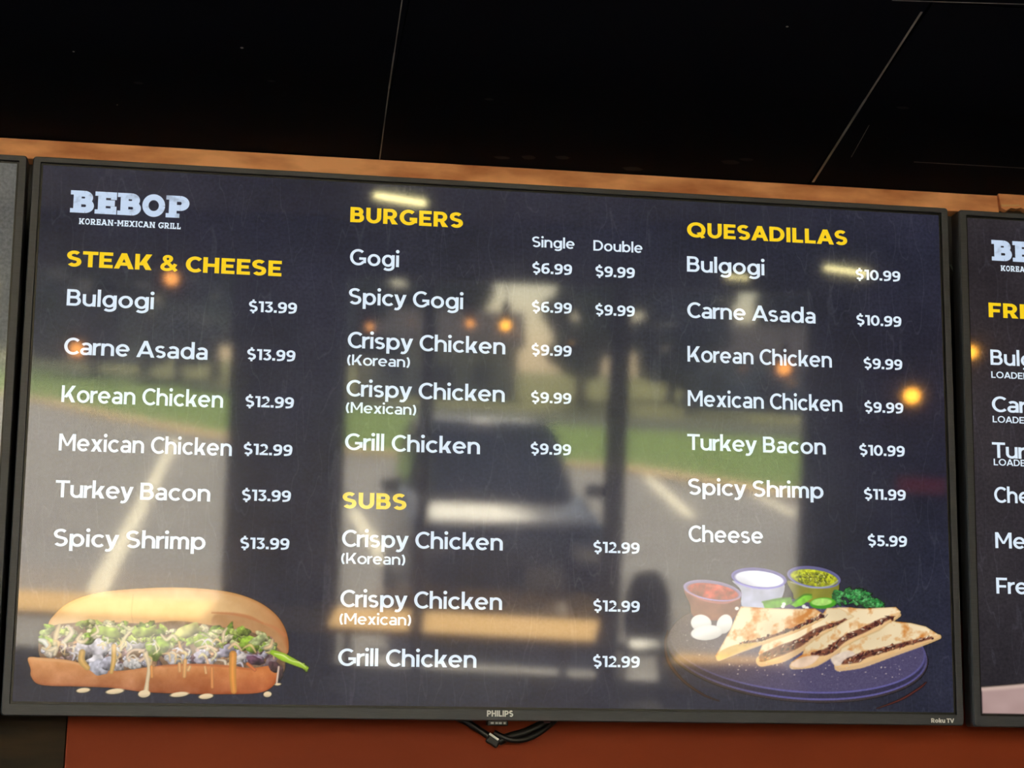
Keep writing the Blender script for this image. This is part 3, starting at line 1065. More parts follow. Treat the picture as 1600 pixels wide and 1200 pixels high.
    s, m, sd = P.poly(spline([(318, 530), (345, 500), (420, 470), (520, 462), (470, 490), (400, 520), (335, 545)], 5, True), 4)
    P.put(s, m, np.array([206, 168, 92.]) + (P.noise(s, 40, 5, 2)[..., None] - .5) * 40, 0.9)
    wedge([(920, 284), (1060, 290), (1215, 282), (1240, 306), (1225, 330), (1130, 395), (950, 482), (850, 556), (780, 586), (700, 582), (690, 560), (748, 520), (760, 480), (800, 450), (960, 352), (1000, 330)],
          61, [(800, 520), (880, 500), (960, 440), (1060, 395), (1130, 358), (1190, 335)], [16, 28, 24, 22, 19, 9], [(700, 578), (800, 560), (900, 506), (1010, 440), (1120, 388), (1228, 322)])
    s, m, sd = P.poly(spline([(690, 575), (720, 545), (760, 530), (830, 525), (800, 565), (740, 586)], 5, True), 4)
    P.put(s, m, np.array([226, 196, 172.]) + (P.noise(s, 30, 15, 2)[..., None] - .5) * 60, 0.9)
    wedge([(1190, 352), (1290, 362), (1365, 380), (1436, 425), (1432, 436), (1330, 474), (1180, 524), (1040, 570), (950, 588), (910, 580), (888, 536), (930, 520), (940, 488), (1030, 440), (1130, 398)],
          83, [(950, 555), (1020, 540), (1060, 522), (1160, 496), (1280, 462), (1392, 436)], [24, 34, 26, 20, 16, 8], [(930, 582), (1050, 556), (1200, 508), (1330, 466), (1430, 432)])
    s, m, sd = P.poly(spline([(890, 540), (930, 515), (980, 500), (1010, 520), (960, 545), (935, 575), (905, 570)], 5, True), 4)
    P.put(s, m, np.array([226, 206, 190.]) + (P.noise(s, 30, 25, 2)[..., None] - .5) * 60, 0.9)
    for k in range(40):
        x, y = rnd.uniform(380, 1250), rnd.uniform(560, 640)
        s, m, u, v = P.ellipse(x, y, rnd.uniform(2, 5), rnd.uniform(2, 4), 0, 1.5)
        P.put(s, m, (206, 190, 176), 0.7)
    return P


def paint_tray():
    """the pale corner of a basket of fries at the bottom of the right-hand menu"""
    P = Picture(0, 0, 300, 110, 2.0)
    s, m, sd = P.poly([(0, 48), (60, 38), (120, 22), (180, 14), (300, 6), (300, 106), (0, 106)])
    c = np.array([178, 150, 146.]) + (P.noise(s, 60, 3, 3)[..., None] - .5) * 36
    P.put(s, m, c)
    P.stroke([(0, 50), (60, 40), (120, 25), (180, 17), (300, 9)], 5, (206, 180, 168), 3, 0.8)
    return P


# ------------------------------------------------------------------ menu screens
TILT = R(11.0)
ca, sa = math.cos(TILT), math.sin(TILT)
SCREEN_POS = Vector((0.0, -0.14, 2.46))
HU, HV = 0.5534, 0.3113                     # half size of the lit panel

M_bezel = mat('bezel_plastic', srgb(56, 58, 64), 0.45, spec=0.35, noise=(srgb(62, 64, 70), 60, 3, (1, 14, 1)))
M_lip = mat('gloss_black', (0.004, 0.004, 0.004, 1), 0.35, spec=0.3)
M_shell = mat('back_shell_black', (0.012, 0.012, 0.013, 1), 0.6)
M_steel = mat('bracket_steel', (0.03, 0.03, 0.032, 1), 0.5, 0.6)
M_badge = mat('badge_print', (0.82, 0.82, 0.80, 1), 0.4)
M_board = board_mat('menu_blackboard', srgb(19, 23, 41), srgb(40, 42, 62))
M_board_warm = board_mat('menu_blackboard_warm', srgb(32, 29, 36), srgb(52, 48, 54))
M_white = lit_mat('menu_white', srgb(222, 236, 250))
M_yellow = lit_mat('menu_yellow', srgb(246, 208, 28))
M_logo = lit_mat('logo_white', srgb(196, 214, 238), 1.0, 70)
M_photo = picture_mat('menu_photo')


def rr_loop(u0, u1, v0, v1, w, r, n=4):
    pts = []
    for cx, cy, a in ((u1 - r, v1 - r, 0), (u0 + r, v1 - r, 90), (u0 + r, v0 + r, 180), (u1 - r, v0 + r, 270)):
        for k in range(n + 1):
            t = R(a + 90 * k / n)
            pts.append((cx + r * math.cos(t), cy + r * math.sin(t), w))
    return pts


def loops_mesh(loops, cap_first=False, cap_last=False):
    bm = bmesh.new()
    rings = [[bm.verts.new(p) for p in lp] for lp in loops]
    n = len(rings[0])
    for a, b in zip(rings, rings[1:]):
        for k in range(n):
            bm.faces.new((a[k], a[(k + 1) % n], b[(k + 1) % n], b[k]))
    if cap_first:
        bm.faces.new(rings[0][::-1])
    if cap_last:
        bm.faces.new(rings[-1])
    bmesh.ops.recalc_face_normals(bm, faces=bm.faces)
    return bm


def make_screen(label, du, dv, roll, board=None):
    t = thing('menu_screen', label, 'television', group='menu screens on the wall')
    base = Matrix(((1, 0, 0, 0), (0, -sa, -ca, 0), (0, ca, -sa, 0), (0, 0, 0, 1)))
    p = SCREEN_POS + base.to_3x3() @ Vector((du, dv, 0))
    t.matrix_world = Matrix.Translation(p) @ base @ Matrix.Rotation(roll, 4, 'Z')
    ou0, ou1, ov0, ov1 = -0.5637, 0.5637, -0.3256, 0.3194
    g = 0.0012
    obj('bezel', loops_mesh([rr_loop(ou0, ou1, ov0, ov1, -0.022, 0.004), rr_loop(ou0, ou1, ov0, ov1, 0.0015, 0.004),
                             rr_loop(ou0 + .0012, ou1 - .0012, ov0 + .0012, ov1 - .0012, 0.0036, 0.0035),
                             rr_loop(-HU - .0016, HU + .0016, -HV - .0016, HV + .0016, 0.0036, 0.001),
                             rr_loop(-HU - .0012, HU + .0012, -HV - .0012, HV + .0012, 0.0030, 0.001)]), M_bezel, t)
    obj('inner_lip', loops_mesh([rr_loop(-HU - g, HU + g, -HV - g, HV + g, 0.0030, 0.001), rr_loop(-HU - g, HU + g, -HV - g, HV + g, -0.0008, 0.001),
                                 rr_loop(-HU + 0.0020, HU - 0.0020, -HV + 0.0020, HV - 0.0020, -0.0008, 0.001)]), M_lip, t)
    obj('back_shell', loops_mesh([rr_loop(ou0 + .001, ou1 - .001, ov0 + .001, ov1 - .001, -0.021, 0.004), rr_loop(ou0 + .004, ou1 - .004, ov0 + .004, ov1 - .004, -0.030, 0.01),
                                  rr_loop(ou0 + .06, ou1 - .06, ov0 + .02, ov1 - .10, -0.055, 0.02)], True, True), M_shell, t)
    bm = bmesh.new()
    vs = [bm.verts.new(q) for q in ((-HU + .0014, -HV + .0014, 0), (HU - .0014, -HV + .0014, 0), (HU - .0014, HV - .0014, 0), (-HU + .0014, HV - .0014, 0))]
    bm.faces.new(vs)
    panel = obj('display_panel', bm, board or M_board, t)
    # maker's name and foot badge on the lower bezel, infrared window under it
    text_mesh('maker_lettering', 'PHILIPS', 0.26, 0.10, -0.0183, -0.3207, 0.0070, 0.0308, 0.0038, M_badge, t)
    text_mesh('badge_lettering', 'Roku TV', 0.27, 0.07, 0.5215, -0.3222, 0.0052, 0.0290, 0.0038, M_badge, t)
    bm = bmesh.new()
    add_box(bm, -0.0165, 0.0075, -0.3312, -0.3240, -0.016, -0.001, 0.0012)
    ir = obj('infrared_receiver', bm, M_lip, t)
    bm = bmesh.new()
    for x0, x1 in ((-0.013, -0.0095), (-0.0075, -0.0045), (-0.0035, 0.0), (0.002, 0.0045)):
        add_box(bm, x0, x1, -0.3292, -0.3270, -0.0012, -0.0004)
    obj('receiver_marking', bm, mat('receiver_print', (0.35, 0.35, 0.36, 1), 0.4), ir)
    # tilting wall bracket, in the frame of the screen
    br = obj('wall_bracket', box(-0.26, 0.26, -0.03, 0.06, -0.060, -0.052, 0.002), M_steel, t)
    for x in (-0.22, 0.22):
        bm = bmesh.new()
        y0, y1 = -0.02, 0.05
        off = SCREEN_POS.y
        def wy(v, w):                                # distance of a panel point from the wall
            return -(off - sa * v - ca * w)
        pts = []
        for v in (y1, y0):
            pts.append((v, -0.060))
        for v in (y0, y1):
            pts.append((v + sa * 0.06, -0.060 - (wy(v, -0.060) - 0.002) / ca))
        add_prism(bm, pts, x - 0.012, x + 0.012, 'x')
        obj('bracket_arm', bm, M_steel, br)
    return t, panel


STYLE = {'logo': (0.31, 0.015, 0.0268, 'logo_lettering'), 'tagline': (0.23, 0.10, 0.0072, 'logo_lettering'), 'heading': (0.242, 0.115, 0.0188, 'menu_heading'),
         'item': (0.178, 0.088, 0.0195, 'menu_item'), 'price': (0.215, 0.080, 0.0130, 'menu_price'), 'column': (0.178, 0.085, 0.0131, 'column_heading'),
         'note': (0.172, 0.085, 0.0128, 'menu_note'), 'loaded': (0.185, 0.11, 0.0082, 'menu_note')}


def put_lines(panel, rows):
    for st, s, u, v, width in rows:
        w, gap, cap, name = STYLE[st]
        m = M_yellow if st == 'heading' else M_logo if st == 'logo' else M_white
        o, sx = text_mesh(name, s, w, gap, u, v, cap, width or None, 0.0004, m, panel, slab=st in ('logo', 'tagline'))
        if st == 'heading':
            o['label'] = 'yellow heading lettering'


MENU = [('logo', 'BEBOP', -.5187, .2545, .1378), ('tagline', 'KOREAN-MEXICAN GRILL', -.5078, .2408, .1174),
        ('heading', 'STEAK & CHEESE', -.5190, .1897, .2482), ('heading', 'BURGERS', -.1911, .2606, .1362),
        ('heading', 'SUBS', -.1911, -.0836, .0747), ('heading', 'QUESADILLAS', .2242, .2644, .2062)]
for s, v, p, wd in (('Bulgogi', .1430, '$13.99', .0992), ('Carne Asada', .0855, '$13.99', .1636), ('Korean Chicken', .0295, '$12.99', .1836),
                    ('Mexican Chicken', -.0267, '$12.99', .1958), ('Turkey Bacon', -.0804, '$13.99', .1731), ('Spicy Shrimp', -.1360, '$13.99', .1699)):
    MENU += [('item', s, -.5168, v, wd), ('price', p, -.3074, v + .0024, .0561)]
for s, v, wd, dbl in (('Gogi', .2080, .0587, 1), ('Spicy Gogi', .1600, .1370, 1), ('Crispy Chicken', .1070, .1890, 0), ('Crispy Chicken', .0490, .1890, 0), ('Grill Chicken', -.0148, .1600, 0)):
    MENU += [('item', s, -.1902, v, wd), ('price', '$6.99' if dbl else '$9.99', .0309, v + .0008 + (.0016 if v < 0 else 0), .0489)]
    if dbl:
        MENU.append(('price', '$9.99', .1090, v + .0007, .0490))
MENU += [('column', 'Single', .0304, .2415, .0525), ('column', 'Double', .1063, .2409, .0615),
         ('note', '(Korean)', -.1903, .0864, .0746), ('note', '(Mexican)', -.1903, .0293, .0832),
         ('item', 'Crispy Chicken', -.1906, -.1283, .1891), ('note', '(Korean)', -.1910, -.1481, .0746), ('price', '$12.99', .1076, -.1279, .0560),
         ('item', 'Crispy Chicken', -.1906, -.1979, .1891), ('note', '(Mexican)', -.1911, -.2178, .0830), ('price', '$12.99', .1077, -.1971, .0560),
         ('item', 'Grill Chicken', -.1914, -.2652, .1605), ('price', '$12.99', .1076, -.2621, .0560)]
for s, v, p, wd, pu, pw in (('Bulgogi', .2204, '$10.99', .0986, .4406, .0583), ('Carne Asada', .1624, '$10.99', .1634, .4403, .0584), ('Korean Chicken', .1077, '$9.99', .1834, .4484, .0500),
                            ('Mexican Chicken', .0529, '$9.99', .1957, .4482, .0500), ('Turkey Bacon', -.0009, '$10.99', .1733, .4403, .0582),
                            ('Spicy Shrimp', -.0552, '$11.99', .1695, .4450, .0533), ('Cheese', -.1120, '$5.99', .0925, .4484, .0499)):
    MENU += [('item', s, .2238, v, wd), ('price', p, pu, v + .0008, pw)]

screen, panel = make_screen('wide menu screen listing steak, burgers, subs and quesadillas in three columns', 0, 0, 0)
put_lines(panel, MENU)
pic = paint_sandwich().mesh('sandwich_picture', panel_from(0, 860, 3.077), 0.0003, M_photo, panel)
pic['label'] = 'picture of a filled sandwich roll'
pic = paint_quesadillas().mesh('quesadilla_picture', panel_from(1020, 860, 3.2), 0.0003, M_photo, panel)
pic['label'] = 'picture of quesadilla wedges on a round slate with sauce cups'

screen_r, panel_r = make_screen('menu screen at the right edge headed with the fries, mostly cut off', 1.1408, -0.0035, R(-0.25), M_board_warm)
U = -1.1408
put_lines(panel_r, [('logo', 'BEBOP', .6203 + U, .2560, .1378), ('tagline', 'KOREAN-MEXICAN GRILL', .6317 + U, .2430, .1174),
                    ('heading', 'FRIES', .6138 + U, .1822, .0880), ('item', 'Bulgogi', .6142 + U, .1212, .0992), ('loaded', 'LOADED FRIES', .6146 + U, .1046, .0860),
                    ('item', 'Carne', .6142 + U, .0616, .0830), ('loaded', 'LOADED FRIES', .6146 + U, .0482, .0860),
                    ('item', 'Turkey', .6137 + U, .0036, .0930), ('loaded', 'LOADED FRIES', .6142 + U, -.0058, .0860),
                    ('item', 'Cheese', .6135 + U, -.0522, .0925), ('item', 'Mexican', .6130 + U, -.1086, .1100), ('item', 'French Fries', .6125 + U, -.1644, .1600)])
pic = paint_tray().mesh('basket_picture', lambda x, y: (-0.5515 + x * 0.0009, -0.3095 + (106 - y) * 0.00052), 0.0003, M_photo, panel_r)
pic['label'] = 'pale corner of a food basket picture'

screen_l, panel_l = make_screen('menu screen at the left edge, only its right frame in view', -1.1333, -0.0010, R(0.1), board_mat('menu_pale', srgb(66, 68, 70), srgb(98, 98, 94)))


# ------------------------------------------------------------------ the wall the screens hang on, and the low ceiling over it
CEIL = 2.896
M_black = mat('blackboard_wall', (0.007, 0.007, 0.008, 1), 0.8, noise=((0.012, 0.012, 0.013, 1), 6, 5, (1, 1, 1)))
M_tile = mat('black_ceiling_tile', (0.0018, 0.0030, 0.0090, 1), 0.8, spec=0.15, noise=((0.0036, 0.0050, 0.0110, 1), 5, 8, (1, 1, 1)))
M_seam = mat('tile_seam', (0.62, 0.58, 0.50, 1), 0.7, noise=((0.30, 0.28, 0.24, 1), 14, 3, (1, 1, 1)))
M_dust = mat('plaster_speck', (0.75, 0.72, 0.62, 1), 0.8)
M_smudge = mat('tile_scuff', (0.03, 0.03, 0.034, 1), 0.9)
M_orange = mat('stained_wood', srgb(255, 184, 128), 0.5, spec=0.3, noise=(srgb(188, 112, 68), 10, 6, (1.0, 1.0, 3.0)))
M_paint = mat('orange_red_paint', srgb(140, 54, 18), 0.55, spec=0.2, noise=(srgb(130, 48, 16), 3.5, 4, (1, 1, 3)))
M_dark = mat('dark_wood', srgb(52, 36, 16), 0.6, spec=0.2, noise=(srgb(24, 17, 9), 6, 6, (1, 1, 7)))
M_splint = mat('bare_wood', srgb(224, 176, 120), 0.7)

bm = bmesh.new()
add_box(bm, -4.6, 6.2, 0.0, 0.12, 0.0, 3.56)
for pts, r in (([(0.650, 2.792), (0.656, 2.775), (0.653, 2.757)], 0.0012), ([(0.656, 2.775), (0.663, 2.768)], 0.0012), ([(0.664, 2.79), (0.661, 2.772)], 0.001),
               ([(0.652, 2.745), (0.657, 2.738), (0.653, 2.728)], 0.0011)):
    n0 = len(bm.faces)
    add_tube(bm, [(x, -0.0004, z) for x, z in pts], r, 5)
    bm.faces.ensure_lookup_table()
    for f in bm.faces[n0:]:
        f.material_index = 1
struct('wall_back', bm, [M_black, mat('chalk_trace', (0.10, 0.14, 0.12, 1), 0.9)])

# ceiling: black tiles 0.6 m wide, bright grid showing in the joints, specks and scuffs
bm = bmesh.new()
xs = [-4.6, -3.736, -3.138, -2.540, -1.942, -1.344, -0.746]
SEAM_X = (-0.1430, 0.4515)
tiles = [(-4.6 + 0.0, -0.743)] if False else []
edges = [-4.6] + [round(-0.143 - 0.5965 * k, 4) for k in range(7, 0, -1)] + list(SEAM_X) + [round(0.4515 + 0.5965 * k, 4) for k in range(1, 10)]
for i in range(len(edges) - 1):
    for (ya, yb) in ((-0.473, 0.0), (-1.07, -0.477)):
        ga = 0.0007 if edges[i] == SEAM_X[0] else 0.0019
        gb = 0.0007 if edges[i + 1] == SEAM_X[0] else 0.0019
        if edges[i] not in SEAM_X:
            ga = 0.0002
        if edges[i + 1] not in SEAM_X:
            gb = 0.0002
        add_box(bm, edges[i] + ga, edges[i + 1] - gb, ya, yb, CEIL, CEIL + 0.02)
add_box(bm, -4.6, 6.2, -1.07, 0.0, CEIL + 0.02, CEIL + 0.06, mi=0)
add_box(bm, -4.6, 6.2, -1.10, -1.072, CEIL - 0.01, 3.5, mi=0)
# grid bars showing as pale lines: the narrow joint, the wide joint that stops short, the cross joint at the right
def seam(x0, y0, x1, y1, w, z=CEIL + 0.0004):
    dx, dy = x1 - x0, y1 - y0
    d = math.hypot(dx, dy)
    nx, ny = -dy / d * w / 2, dx / d * w / 2
    f = bm.faces.new([bm.verts.new(p) for p in ((x0 + nx, y0 + ny, z), (x1 + nx, y1 + ny, z), (x1 - nx, y1 - ny, z), (x0 - nx, y0 - ny, z))])
    f.material_index = 1
seam(-0.1400, -0.015, -0.1462, -0.200, 0.0014, CEIL - 0.0003)
seam(-0.1462, -0.200, -0.1483, -0.285, 0.0019, CEIL - 0.0003)
seam(-0.1480, -0.275, -0.1530, -0.470, 0.0013, CEIL - 0.0003)
seam(0.4546, -0.022, 0.4500, -0.250, 0.0034, CEIL - 0.0003)
seam(0.4500, -0.250, 0.4468, -0.452, 0.0028, CEIL - 0.0003)
seam(0.4040, -0.4705, 0.60, -0.4860, 0.0016, CEIL - 0.0003)
seam(0.4773, -0.186, 0.4831, -0.0987, 0.0007, CEIL - 0.0003)
seam(0.5720, -0.0960, 0.7400, -0.0975, 0.0009, CEIL - 0.0003)
def speck(x, y, r, mi, sx=1.0):
    c = [bm.verts.new((x + r * sx * math.cos(2 * PI * k / 9) * (1 + .25 * math.sin(3 * k)), y + r * math.sin(2 * PI * k / 9), CEIL - 0.0004)) for k in range(9)]
    f = bm.faces.new(c[::-1])
    f.material_index = mi
for x, y, r in ((-0.3275, -0.2727, .0021), (-0.5234, -0.2388, .0014), (0.3010, -0.4011, .0018), (-0.4770, -0.118, .0008)):
    speck(x, y, r, 2)
rnd = random.Random(3)
for k in range(20):
    speck(rnd.uniform(-0.6, 0.75), rnd.uniform(-0.47, -0.03), rnd.uniform(.0003, .0008), 3)
for x, y, r, s in ((0.326, -0.065, .006, 2.2), (0.345, -0.075, .004, 2.6), (0.055, -0.045, .006, 1.6), (0.10, -0.05, .005, 2.0), (0.20, -0.03, .006, 2.4),
                   (0.02, -0.04, .004, 2.8), (-0.02, -0.19, .003, 2.0), (0.505, -0.235, .003, 3.0), (-0.45, -0.175, .003, 2.0), (-0.29, -0.20, .002, 2.5)):
    speck(x, y, r, 3, s)
struct('ceiling', bm, [M_tile, M_seam, M_dust, M_smudge])

# stained wooden board along the top of the wall, a second length of it butting at the right with a splintered lower edge
struct('trim_1', box(-4.0, 0.7232, -0.018, -0.0005, 2.866, CEIL - 0.002, 0.0012), M_orange)
bm = bmesh.new()
add_prism(bm, [(0.7242, CEIL - 0.0005), (4.5, CEIL - 0.0005), (4.5, 2.872), (0.790, 2.8745), (0.782, 2.8785), (0.776, 2.873), (0.762, 2.8715), (0.755, 2.876),
               (0.748, 2.8735), (0.740, 2.8745), (0.733, 2.870), (0.7255, 2.8735)][::-1], -0.0205, -0.0005, 'y')
struct('trim_2', bm, M_orange)
bm = bmesh.new()
add_prism(bm, [(0.7262, 2.8752), (0.738, 2.8765), (0.756, 2.8780), (0.752, 2.8795), (0.7262, 2.8785)], -0.0216, -0.0195, 'y')
add_prism(bm, [(0.772, 2.8755), (0.782, 2.8795), (0.776, 2.8805), (0.768, 2.8775)], -0.0216, -0.0195, 'y')
struct('trim_3', bm, M_splint)
struct('trim_4', box(0.726, 4.5, -0.012, -0.0005, 2.862, 2.8745), M_dark)
# painted panel below the screens, dark board at its left
struct('trim_5', box(-0.4955, 4.5, -0.014, -0.0005, 1.05, 2.30, 0.0015), M_paint)
struct('trim_6', box(-4.0, -0.4965, -0.009, -0.0005, 1.05, 2.30, 0.001), M_dark)

# loop of screen cable sagging below the middle screen, with a bright tag
M_cable = mat('black_cable', (0.008, 0.008, 0.008, 1), 0.45)
cb = thing('power_cable', 'black looped cable with a pale tag hanging below the middle screen', 'cable', (-0.002, -0.024, 2.16))
pts = [(-0.105, 0.008, 0.040), (-0.085, 0.004, 0.026), (-0.055, 0, 0.0005), (-0.030, 0, -0.012), (-0.008, 0, -0.026), (0.006, -0.002, -0.036)]
pts2 = [(0.006, -0.002, -0.034), (0.020, -0.001, -0.028), (0.040, 0, -0.022), (0.064, 0, -0.010), (0.082, 0, 0.002), (0.105, 0.004, 0.022), (0.12, 0.008, 0.040)]
def sp3(P):
    xz = spline([(p[0], p[2]) for p in P], 6)
    ys = np.interp([q[0] for q in xz], [p[0] for p in P], [p[1] for p in P])
    return [(a, y, b) for (a, b), y in zip(xz, ys)]
obj('cord', tube(sp3(pts), 0.0040, 8), M_cable, cb, True)
obj('cord', tube(sp3(pts2), 0.0052, 8), M_cable, cb, True)
obj('cord', tube(sp3([(0.000, -0.004, -0.024), (0.022, -0.006, -0.033), (0.045, -0.005, -0.029), (0.070, -0.003, -0.012), (0.090, 0, 0.008), (0.112, 0.006, 0.034)]), 0.0034, 8), M_cable, cb, True)
bm = bmesh.new()
add_box(bm, -0.008, 0.008, -0.005, 0.004, -0.005, 0.005, 0.002)
pl = obj('plug', bm, M_cable, cb)
pl.location = (-0.001, -0.003, -0.034)
pl.rotation_euler = (0, R(32), 0)
bm = bmesh.new()
add_box(bm, -0.0065, 0.0065, -0.0022, 0.0, -0.0013, 0.0013, 0.0004)
tg = obj('tag', bm, M_badge, cb)
tg.location = (-0.001, -0.0095, -0.030)
tg.rotation_euler = (0, R(35), 0)
bm = bmesh.new()
add_box(bm, -0.004, 0.004, -0.0022, 0.0, -0.0025, 0.0025, 0.0006)
ct = obj('clip', bm, mat('clip_plastic', srgb(120, 74, 74), 0.4), cb)
ct.location = (0.064, -0.005, -0.010)

# ------------------------------------------------------------------ the rest of the room, behind the camera: what the screens reflect
M_floor = mat('floor_tile', srgb(84, 74, 66), 0.45, noise=(srgb(70, 62, 56), 2, 5, (1, 1, 1)))
M_wall = mat('dark_wall_paint', srgb(50, 47, 48), 0.7)
M_high = mat('high_ceiling_paint', srgb(30, 30, 36), 0.85)
M_alu = mat('dark_window_frame', srgb(62, 60, 60), 0.45, 0.3)
M_glass = glass_mat('window_glass', (0.95, 0.97, 0.96, 1), 0.05)
struct('floor', box(-4.6, 6.2, -13.0, 0.0, -0.1, 0.0), M_floor)
struct('trim_7', box(-4.6, 6.2, -13.0, -1.10, 3.50, 3.60), M_high)          # higher ceiling over the seating
TH = R(14)
ct_, st_ = math.cos(TH), math.sin(TH)
def front(name, s0, s1, z0, z1, d0, d1, m, bevel=0.0):
    """box on the slanting window front: s along it, d through it (positive is outside)"""
    o = struct(name, box(s0, s1, -d1, -d0, z0, z1, bevel), m)
    o.location = (0, -11.0, 0)
    o.rotation_euler = (0, 0, TH)
    return o
# pillars and solid wall
front('wall_front', 3.72, 6.6, 0.0, 3.6, -0.15, 0.2, M_wall)
front('wall_front.001', -0.08, 0.52, 0.0, 3.6, -0.12, 0.2, M_wall)
front('wall_front.002', -5.2, 3.72, 3.10, 3.6, -0.05, 0.2, M_wall)
front('wall_front.003', -5.2, 3.72, 0.0, 0.42, 0.0, 0.2, M_wall)
n = 0
for s0, s1 in ((-5.2, -2.9), (-2.84, -0.26), (0.56, 1.09), (1.17, 2.38), (2.53, 3.72)):
    n += 1
    front('window_%d' % n, s0 - 0.02, s1 + 0.02, 0.42, 3.10, 0.07, 0.076, M_glass)
for s0, s1 in ((-2.90, -2.84), (-0.26, -0.08), (0.52, 0.56), (1.09, 1.17), (2.38, 2.53)):
    front('trim_8', s0, s1, 0.42, 3.10, 0.0, 0.14, M_alu, 0.008)
struct('wall_right', box(6.2, 6.32, -13.0, 0.0, 0.0, 3.6), M_wall)
# left wall with a long window
struct('wall_left', box(-4.72, -4.6, -13.0, -5.4, 0.0, 3.6), M_wall)
struct('wall_left.001', box(-4.72, -4.6, -0.9, 0.0, 0.0, 3.6), M_wall)
struct('wall_left.002', box(-4.72, -4.6, -5.4, -0.9, 0.0, 0.5), M_wall)
struct('wall_left.003', box(-4.72, -4.6, -5.4, -0.9, 3.1, 3.6), M_wall)
struct('window_6', box(-4.664, -4.658, -5.4, -0.9, 0.5, 3.1), M_glass)

# sunlit wooden counter along the window, with stools
M_oak = mat('oak_counter', srgb(240, 196, 118), 0.85, spec=0.15, noise=(srgb(226, 176, 98), 5, 5, (1, 6, 1)))
M_iron = mat('black_iron', (0.015, 0.015, 0.015, 1), 0.5)
M_seat = mat('dark_vinyl', (0.018, 0.017, 0.017, 1), 0.5)
ctr = thing('window_counter', 'long oak counter under the window front, lit by the sun', 'counter', (0, -11.0, 0), TH)
obj('worktop', box(-4.2, 2.40, 0.16, 1.10, 0.79, 0.83, 0.006), M_oak, ctr)
for s in (-3.9, -2.4, -0.9, 0.8, 2.2):
    obj('leg', box(s - 0.025, s + 0.025, 0.86, 0.91, 0.0, 0.79), M_iron, ctr)


def make_stool(label, loc, rz):
    t = thing('bar_stool', label, 'stool', loc, rz, 'stools at the window counter')
    obj('seat', lathe([(0.15, 0.66), (0.18, 0.68), (0.18, 0.71), (0.15, 0.725)], 20), M_seat, t, True)
    bm = bmesh.new()
    add_prism(bm, spline([(-0.14, 0.80), (-0.15, 1.02), (-0.10, 1.19), (0, 1.24), (0.10, 1.19), (0.15, 1.02), (0.14, 0.80), (0, 0.78)], 4, True), 0.16, 0.20, 'y')
    obj('backrest', bm, M_seat, t)
    for sx in (-1, 1):
        for sy in (-1, 1):
            obj('leg', tube([(sx * 0.11, sy * 0.11, 0.67), (sx * 0.19, sy * 0.19, 0.0)], 0.012, 8), M_iron, t)
        obj('backrest_post', tube([(sx * 0.11, 0.13, 0.68), (sx * 0.11, 0.175, 0.86)], 0.011, 8), M_iron, t)
    obj('foot_ring', tube([(0.165 * math.cos(a), 0.165 * math.sin(a), 0.28) for a in np.linspace(0, 2 * PI, 25)], 0.009, 8), M_iron, t)
    return t
stool = make_stool('black bar stool with a rounded backrest beyond the end of the oak counter', (2.53, -9.98, 0), R(8))

# round pale table and square wooden table
rt = thing('round_table', 'round pale grey cafe table behind the camera', 'table', (0.88, -8.15, 0))
obj('tabletop', lathe([(0.56, 0.72), (0.58, 0.73), (0.58, 0.745), (0.57, 0.75)], 40), mat('pale_laminate', srgb(118, 118, 116), 0.7, spec=0.2), rt)
obj('column', lathe([(0.04, 0.03), (0.035, 0.4), (0.04, 0.72)], 16), M_iron, rt, True)
obj('base', lathe([(0.26, 0.0), (0.26, 0.015), (0.05, 0.04)], 28), M_iron, rt)
sq = thing('dining_table', 'square oak dining table in the sun near the solid wall', 'table', (2.78, -8.75, 0), R(10))
obj('tabletop', box(-0.38, 0.38, -0.62, 0.62, 0.72, 0.75, 0.006), M_oak, sq)
for sx in (-1, 1):
    for sy in (-1, 1):
        obj('leg', box(sx * 0.33 - 0.025, sx * 0.33 + 0.025, sy * 0.56 - 0.025, sy * 0.56 + 0.025, 0.0, 0.72), M_iron, sq)

# pendant lamps with glowing amber bulbs
M_bulb = mat('amber_bulb', (0.9, 0.5, 0.15, 1), 0.3, emit=(1.0, 0.42, 0.035, 1), strength=75.0)
M_bulb_dim = mat('amber_bulb_dim', (0.9, 0.5, 0.15, 1), 0.3, emit=(1.0, 0.38, 0.07, 1), strength=38.0)
def pendant(label, x, y, z, m, r=1.0):
    t = thing('pendant_lamp', label, 'lamp', (x, y, 3.5), 0, 'amber pendant lamps')
    d = z - 3.5
    obj('cord', tube([(0, 0, 0), (0, 0, d + 0.12)], 0.004, 6), M_iron, t)
    obj('socket', lathe([(0.016, d + 0.048 * r), (0.022, d + 0.055 * r), (0.022, d + 0.11), (0.012, d + 0.125)], 14), M_iron, t, True)
    obj('bulb', lathe([(0.004, d - 0.058 * r), (0.03 * r, d - 0.05 * r), (0.052 * r, d - 0.024 * r), (0.058 * r, d), (0.048 * r, d + 0.026 * r), (0.022 * r, d + 0.05 * r)], 18), m, t, True)
    obj('canopy', lathe([(0.05, -0.02), (0.05, 0.0)], 16), M_iron, t)
    return t
pendant('amber pendant lamp over the steak and cheese heading in the reflection', -0.571, -7.0, 2.89, M_bulb_dim, 0.55)
pendant('amber pendant lamp low at the left, reflected over the first carne asada line', -1.073, -8.0, 2.53, M_bulb_dim, 0.6)
pendant('small far pendant lamp reflected above the crispy chicken line', 0.59, -9.5, 2.74, M_bulb_dim, 0.35)
pendant('amber pendant lamp reflected above the first crispy chicken price', 1.133, -7.5, 2.747, M_bulb, 0.42)
pendant('dim pendant lamp just left of the brighter one above crispy chicken', 1.15, -9.0, 2.78, M_bulb_dim, 0.4)
pendant('amber pendant lamp reflected under the third korean chicken line', 2.643, -7.5, 2.585, M_bulb_dim, 0.6)
